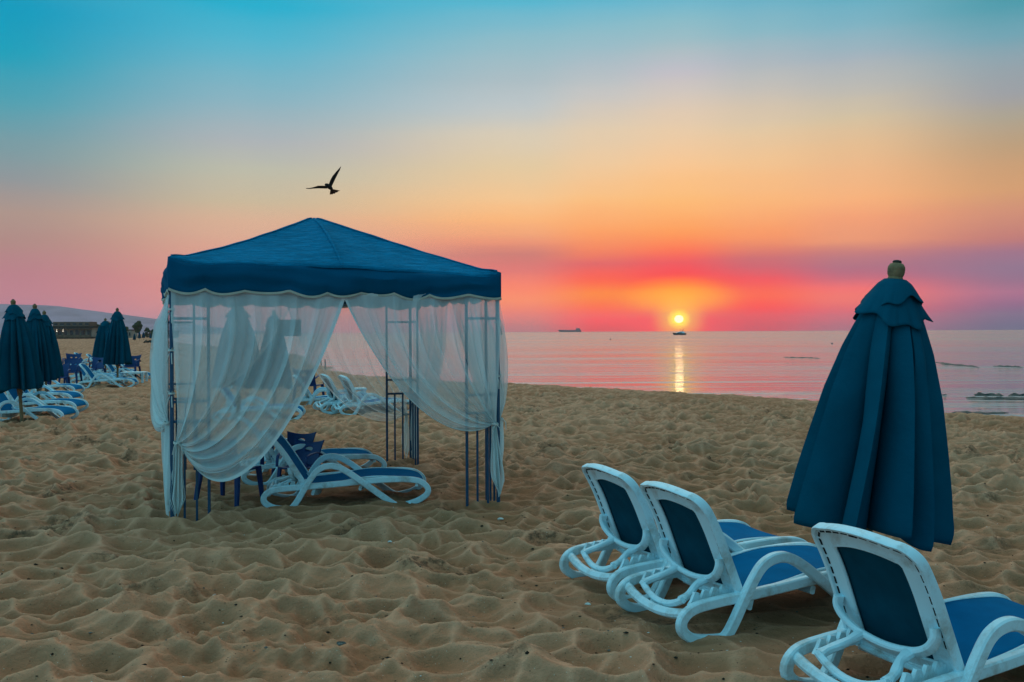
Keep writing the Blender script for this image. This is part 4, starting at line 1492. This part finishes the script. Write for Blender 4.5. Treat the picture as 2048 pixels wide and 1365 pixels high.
# ------------------------------------------------------------------ weed-covered reef rocks breaking the surface
def reef(x0, x1, y0, y1, seed, label, h=0.05):
    a, b = gsea(x0, y0), gsea(x1, y1)
    rng = random.Random(seed)
    c = (a+b)/2
    d = (b-a)
    L = d.length
    n = max(8, int(L*5))
    mb = MB()
    ph = rng.uniform(0, 9)
    def f(i, j):
        s = i*2-1
        wd = 0.22*(1-abs(s)**3)*(0.7+0.4*math.sin(i*17+ph)) + 0.02
        t = j*2-1
        off = 0.12*math.sin(i*9+ph)
        z = h*(1-t*t)*(1-s*s)**0.5*(0.6+0.4*math.sin(i*31+ph*2)+0.3*math.sin(j*9+i*12)) - 0.015
        nrm = Vector((-d.y, d.x, 0)).normalized()
        p = d*(s/2) + nrm*(t*wd+off)
        return (p.x, p.y, z)
    mb.grid(f, n*2, 8)
    o = mb.build('reef_rock', M['rock'], solid=0.02, offset=-1)
    o.location = c
    tag(o, label, 'rock', 'low dark rocks breaking the sea surface')
reef(1944, 2006, 789, 793, 1, 'dark low rock in the shallows at the right, middle one nearest the frame edge', 0.07)
reef(2018, 2075, 790, 794, 2, 'dark low rock in the shallows cut by the right frame edge', 0.06)
reef(1932, 2060, 796, 799, 3, 'longest thin dark rock in the shallows at the right, just below two others', 0.05)
reef(1872, 1892, 790, 791, 4, 'short dark rock in the shallows touching the right edge of the big umbrella', 0.04)
reef(1900, 2020, 826, 827, 5, 'thin dark rock line right at the waterline on the right', 0.03)
reef(1866, 1960, 725, 736, 6, 'farther dark rock streak sloping right of the big umbrella', 0.06)
reef(1986, 2048, 733, 735, 7, 'farther dark rock streak at the right frame edge', 0.06)
reef(1563, 1642, 715, 717, 8, 'faint far rock streak left of the big umbrella', 0.05)

# ------------------------------------------------------------------ trees
def tree(px, Y, top_y, rpx, seed, label, base_z=-0.2, squash=1.0, n=1500, leaf=0.26, trunk=True, kind='tree', cat='tree', nblob=12):
    rng = random.Random(seed)
    c = at(px, 664, Y)
    top = at(px, top_y, Y).z
    r = rpx*Y/F_PX
    root = thing(kind, label, cat, (c.x, Y, base_z))
    H = top - base_z
    blobs = []
    for k in range(nblob):
        a = rng.uniform(0, 2*math.pi)
        rr = r*rng.uniform(0.1, 0.72)
        bz = H*rng.uniform(0.38, 0.86) if trunk else H*rng.uniform(0.15, 0.75)
        blobs.append((rr*math.cos(a), rr*math.sin(a)*0.8, bz, r*rng.uniform(0.22, 0.42)))
    blobs.append((0, 0, H*0.80, r*0.4))
    verts, faces = [], []
    for k in range(n):
        bx, by, bz, br = rng.choice(blobs)
        while True:
            v = Vector((rng.uniform(-1, 1), rng.uniform(-1, 1), rng.uniform(-1, 1)))
            if 0.35 < v.length < 1.05:
                break
        p = Vector((bx, by, bz)) + Vector((v.x*br, v.y*br, v.z*br*squash*0.85))
        if p.z > H:
            p.z = H - rng.uniform(0, 0.3)
        if p.z < 0.1:
            p.z = 0.1
        e1 = Vector((rng.uniform(-1, 1), rng.uniform(-1, 1), rng.uniform(-1, 1))).normalized()*leaf*rng.uniform(.6, 1.3)
        e2 = e1.orthogonal().normalized()*leaf*rng.uniform(.4, .8)
        o_ = len(verts)
        verts += [tuple(p-e1), tuple(p-e2), tuple(p+e1), tuple(p+e2)]
        faces.append((o_, o_+1, o_+2, o_+3))
    mb = MB()
    mb.add(verts, faces)
    mb.build('crown', M['leaf'], root, smooth=False)
    mb = MB()
    mb.tube([(0, 0, -0.3), (0.05*r, 0, H*0.25), (0, 0.03*r, H*0.6)], [r*0.09, r*0.065, r*0.03], 8)
    for (bx, by, bz, br) in blobs[:6]:
        mb.tube([(0.02*r, 0, H*0.28), (bx*0.5, by*0.5, (bz+H*0.28)/2), (bx, by, bz)], [r*0.045, r*0.03, r*0.012], 6)
    mb.build('trunk' if trunk else 'stem', M['bark'], root)
tree(277, 330, 640, 13, 3, 'round leafy tree standing alone left of the gazebo curtain on the far beach edge', n=2600, leaf=0.20)
tree(250, 345, 652, 9, 4, 'small pale bushy tree just left of the round tree', n=900)
tree(213, 340, 641, 12, 5, 'bushy tree rising between the middle-left umbrellas', n=1500)
tree(192, 350, 644, 9, 6, 'dim bushy tree beside the far beach building', n=1000)
tree(226, 360, 646, 10, 7, 'dim bushy tree behind the tallest middle-left umbrella', n=1000)
for k, (px_, ty, rp) in enumerate(((294, 653, 8), (306, 657, 7), (262, 659, 8), (318, 660, 7))):
    tree(px_, 355, ty, rp, 20+k, ['low dark bush right of the round tree', 'low dark bush nearest the gazebo curtain but one', 'low dark bush left of the round tree under the small house', 'low dark bush touching the gazebo curtain'][k], trunk=False, n=700, kind='bush', cat='bush')

# ------------------------------------------------------------------ far buildings
def far_building(px0, px1, Y, levels, label, seed, name='beach_building', lamps=()):
    a, b = at(px0, 664, Y), at(px1, 664, Y)
    k = Y/F_PX
    W = b.x-a.x
    root = thing(name, label, 'building', ((a.x+b.x)/2, Y, -0.1))
    rng = random.Random(seed)
    for (z0, z1, dpt, inset, mt, nw, wz, nm) in levels:
        mb = MB()
        mb.box((0, dpt/2, (z0+z1)/2), (W-2*inset, dpt, z1-z0-0.006))
        wl = mb.build(nm, M[mt], root, smooth=False)
        if nw:
            for q in range(nw):
                x = -W/2+inset + (W-2*inset)*(q+0.5)/nw
                ww = (W-2*inset)/nw*rng.uniform(0.45, 0.7)
                mb = MB()
                zc, zh = (wz[0]+wz[1])/2, wz[1]-wz[0]
                mb.box((x, -0.03, zc), (ww, 0.10, zh))
                wn = mb.build('window', M['glass'], wl, smooth=False)
                mb = MB()
                mb.box((x, -0.10, zc-zh/2-0.05), (ww+0.2, 0.16, 0.08))
                mb.build('sill', M['concrete'], wn, smooth=False)
    return root
bA = far_building(100, 186, 300, [(0, 0.7, 7, 0, 'roofd', 0, None, 'plinth'), (0.7, 3.7, 6, 0.3, 'concrete', 7, (1.0, 2.9), 'wall'), (3.7, 4.25, 9, -0.4, 'roofd', 0, None, 'eave'), (4.25, 5.75, 5, 1.0, 'wall2', 6, (4.6, 5.3), 'upper_wall')], 'long low beach building with a dark flat roof behind the umbrellas at the left', 2)
mb = MB()
for q in range(9):
    x = -7 + q*1.75
    mb.tube([(x, -1.8, 0), (x, -1.8, 3.7)], 0.09, 6)
mb.build('veranda', M['wall2'], bA)
mb = MB()
mb.box((0, -1.95, 0.95), (14.6, 0.08, 0.9))
mb.build('railing', M['wall2'], bA, smooth=False)
mb = MB()
mb.add([(-7.6, -2.3, 3.45), (7.2, -2.3, 3.45), (7.2, 0.2, 3.72), (-7.6, 0.2, 3.72), (-7.6, -2.3, 3.33), (7.2, -2.3, 3.33), (7.2, 0.2, 3.60), (-7.6, 0.2, 3.60)], [(0, 1, 2, 3), (7, 6, 5, 4), (0, 4, 5, 1), (1, 5, 6, 2), (2, 6, 7, 3), (3, 7, 4, 0)])
mb.build('awning', M['roofd'], bA, smooth=False)
em = bpy.data.materials.new('lamp_glow')
em.use_nodes = True
em.node_tree.nodes['Principled BSDF'].inputs['Emission Color'].default_value = (1, 0.85, 0.65, 1)
em.node_tree.nodes['Principled BSDF'].inputs['Emission Strength'].default_value = 3.0
for x in (-6.0, -4.1, -2.0):
    mb = MB()
    mb.lathe([(0.03, -0.14), (0.12, -0.06), (0.12, 0.06), (0.03, 0.14)], 8, c=(x, -1.6, 2.6))
    mb.tube([(x, -1.6, 2.72), (x, -1.6, 3.4)], 0.02, 5)
    mb.build('lamp', em, bA)
far_building(60, 104, 320, [(0, 3.9, 7, 0, 'concrete', 4, (1.0, 2.6), 'wall'), (3.9, 4.5, 8, -0.4, 'roofd', 0, None, 'roof')], 'pale low building half hidden by the left umbrellas', 5)
far_building(246, 262, 345, [(0, 2.9, 6, 0, 'concrete', 3, (0.9, 2.2), 'wall'), (2.9, 3.3, 7, -0.2, 'roofd', 0, None, 'roof')], 'small whitish beach house left of the round tree', 6, 'beach_house')
far_building(298, 345, 380, [(0, 2.6, 7, 0, 'wall2', 5, (0.8, 1.9), 'wall'), (2.6, 3.0, 8, -0.3, 'roofd', 0, None, 'roof')], 'dim long shed beside the gazebo curtain on the far beach', 7, 'beach_house')
far_building(186, 246, 372, [(0, 2.4, 7, 0, 'concrete', 6, (0.8, 1.8), 'wall'), (2.4, 2.8, 8, -0.3, 'roofd', 0, None, 'roof')], 'dim long shed behind the middle-left umbrellas', 8, 'beach_house')
# driftwood heap
g = gnd(303, 686)
dw = thing('driftwood_heap', 'low dark heap of driftwood on the far sand by the curtain', 'driftwood', (g.x, g.y, 0))
rng = random.Random(5)
for k in range(12):
    mb = MB()
    a = rng.uniform(0, 3.1)
    l = rng.uniform(0.5, 1.1)
    x, y = rng.uniform(-0.8, 0.8), rng.uniform(-0.4, 0.4)
    mb.tube([(x-l*math.cos(a), y-l*math.sin(a)*.5, rng.uniform(0, .15)), (x, y, rng.uniform(.15, .5)), (x+l*math.cos(a), y+l*math.sin(a)*.5, rng.uniform(0, .25))], rng.uniform(0.04, 0.09), 6)
    mb.build('branch', M['wooddark'], dw)

# ------------------------------------------------------------------ hills
HY = 3000.0
prof = [(-260, 612), (-120, 608), (0, 610), (60, 610), (110, 612), (150, 617), (200, 624), (250, 630), (300, 637), (345, 645), (420, 655), (500, 661), (560, 665)]
hp = smooth_path([at(x, y, HY) for x, y in prof], 8)
nh = len(hp)
xs = np.array([p.x for p in hp])
zs_ = np.array([max(0.5, p.z) for p in hp])
rows = []
for kk, (dy_, fz) in enumerate(((-500, 0), (-380, .3), (-220, .66), (-90, .92), (0, 1), (160, .85), (400, .4), (650, 0))):
    jit = (vnoise(xs*0.012, np.full(nh, kk*3.1), 31) - .5)
    zz = zs_*fz*(1+0.25*jit*(0 < fz < 1)) + (vnoise(xs*0.03, np.full(nh, 1.0), 4)-.5)*1.6*(fz == 1)
    rows.append(np.stack([xs, np.full(nh, HY+dy_)+jit*60*(0 < fz < 1), zz-1.0*(fz == 0)], -1))
A = np.array(rows)
hill = grid_mesh('hills', A[..., 0], A[..., 1], A[..., 2], M['hill'])
tag(hill, 'distant coastal hills fading in the haze at the left', None, kind='structure')

# ------------------------------------------------------------------ small litter on the sand
def lump(mb, p, r, rng, flat=0.6):
    vs = []
    for (x, y, z) in ((1, 0, 0), (0, 1, 0), (-1, 0, 0), (0, -1, 0), (0, 0, 1), (0, 0, -1)):
        k = r*rng.uniform(0.6, 1.3)
        vs.append((p[0]+x*k*1.3, p[1]+y*k, p[2]+z*k*flat))
    mb.add(vs, [(0, 1, 4), (1, 2, 4), (2, 3, 4), (3, 0, 4), (1, 0, 5), (2, 1, 5), (3, 2, 5), (0, 3, 5)])
def scatter(name, label, n, rmin, rmax, m, seed, ymax=13.0):
    rng = random.Random(seed)
    xs_, ys_ = [], []
    for k in range(n):
        y = 3.3 + (ymax-3.3)*rng.random()**1.2
        xs_.append(rng.uniform(-0.62, 0.62)*y)
        ys_.append(y)
    zz = sand_h(np.array(xs_), np.array(ys_))
    mb = MB()
    for x, y, z in zip(xs_, ys_, zz):
        lump(mb, (x, y, float(z)+0.001), rng.uniform(rmin, rmax)*rng.choice([0.7, 0.8, 1, 1.0, 1.5]), rng, rng.uniform(0.3, 0.7))
    o = mb.build(name, m, smooth=False)
    tag(o, label, None, kind='stuff')
scatter('debris', 'small dark crumbs of dried seaweed and wood strewn over the sand', 2200, 0.003, 0.010, M['debris'], 1, 22.0)
scatter('shell_grit', 'tiny pale shell fragments strewn over the sand', 420, 0.002, 0.005, M['shell'], 2)
scatter('gravel', 'tiny grey pebbles strewn over the sand', 260, 0.004, 0.009, M['pebble'], 3)
def shell_obj(px_, py_, r, name, m, label, seed):
    g = gnd(px_, py_)
    rng = random.Random(seed)
    mb = MB()
    def f(i, j):
        th, ph = 2*math.pi*i, math.pi*(j-.5)
        k = r*(1+0.25*math.sin(3*th+seed)+0.12*math.sin(7*th+2*seed))
        return (k*1.25*math.cos(th)*math.cos(ph), k*math.sin(th)*math.cos(ph), k*0.45*math.sin(ph)*(1+.3*math.sin(5*th)))
    mb.grid(f, 18, 8, closed_u=True)
    o = mb.build(name, m)
    o.location = (g.x, g.y, height_at(g.x, g.y)+r*0.2)
    tag(o, label, 'shell' if m is M['shell'] else 'pebble')
shell_obj(426, 1066, 0.016, 'shell', M['shell'], 'pale shell lying on the sand in front of the left gazebo posts', 1)
shell_obj(1000, 1029, 0.022, 'shell', M['shell'], 'crumpled white shell on the sand in front of the right gazebo posts', 2)
shell_obj(780, 1100, 0.013, 'shell', M['shell'], 'small white shell on the open sand below the lounger foot', 3)
shell_obj(1176, 1212, 0.014, 'shell', M['shell'], 'white shell on the sand beside the left foreground lounger', 4)
shell_obj(1722, 1172, 0.02, 'shell', M['shell'], 'white shell on the sand under the large closed umbrella', 5)
shell_obj(1240, 1268, 0.014, 'pebble', M['pebble'], 'grey pebble on the sand in front of the foreground loungers', 6)
shell_obj(682, 1302, 0.018, 'pebble', M['pebble'], 'dark pebble on the sand near the bottom left of centre', 7)
shell_obj(1546, 1005, 0.022, 'pebble', M['pebble'], 'blue grey pebble on the sand left of the large umbrella hem', 8)

# ------------------------------------------------------------------ sea haze
hz = MB()
hz.box((0, 2550, 46.5), (8400, 5300, 98))
hm = bpy.data.materials.new('sea_haze')
hm.use_nodes = True
t = NT(hm.node_tree)
t.n.clear()
ho = t.new('ShaderNodeOutputMaterial')
pv = t.new('ShaderNodeVolumePrincipled')
pv.inputs['Color'].default_value = (0.88, 0.68, 0.68, 1)
pv.inputs['Density'].default_value = HAZE_D
pv.inputs['Anisotropy'].default_value = 0.2
t.l.new(pv.outputs[0], ho.inputs['Volume'])
ho_ = hz.build('haze', hm, smooth=False)
tag(ho_, 'thin sea haze that fades the far shore', None, kind='stuff')
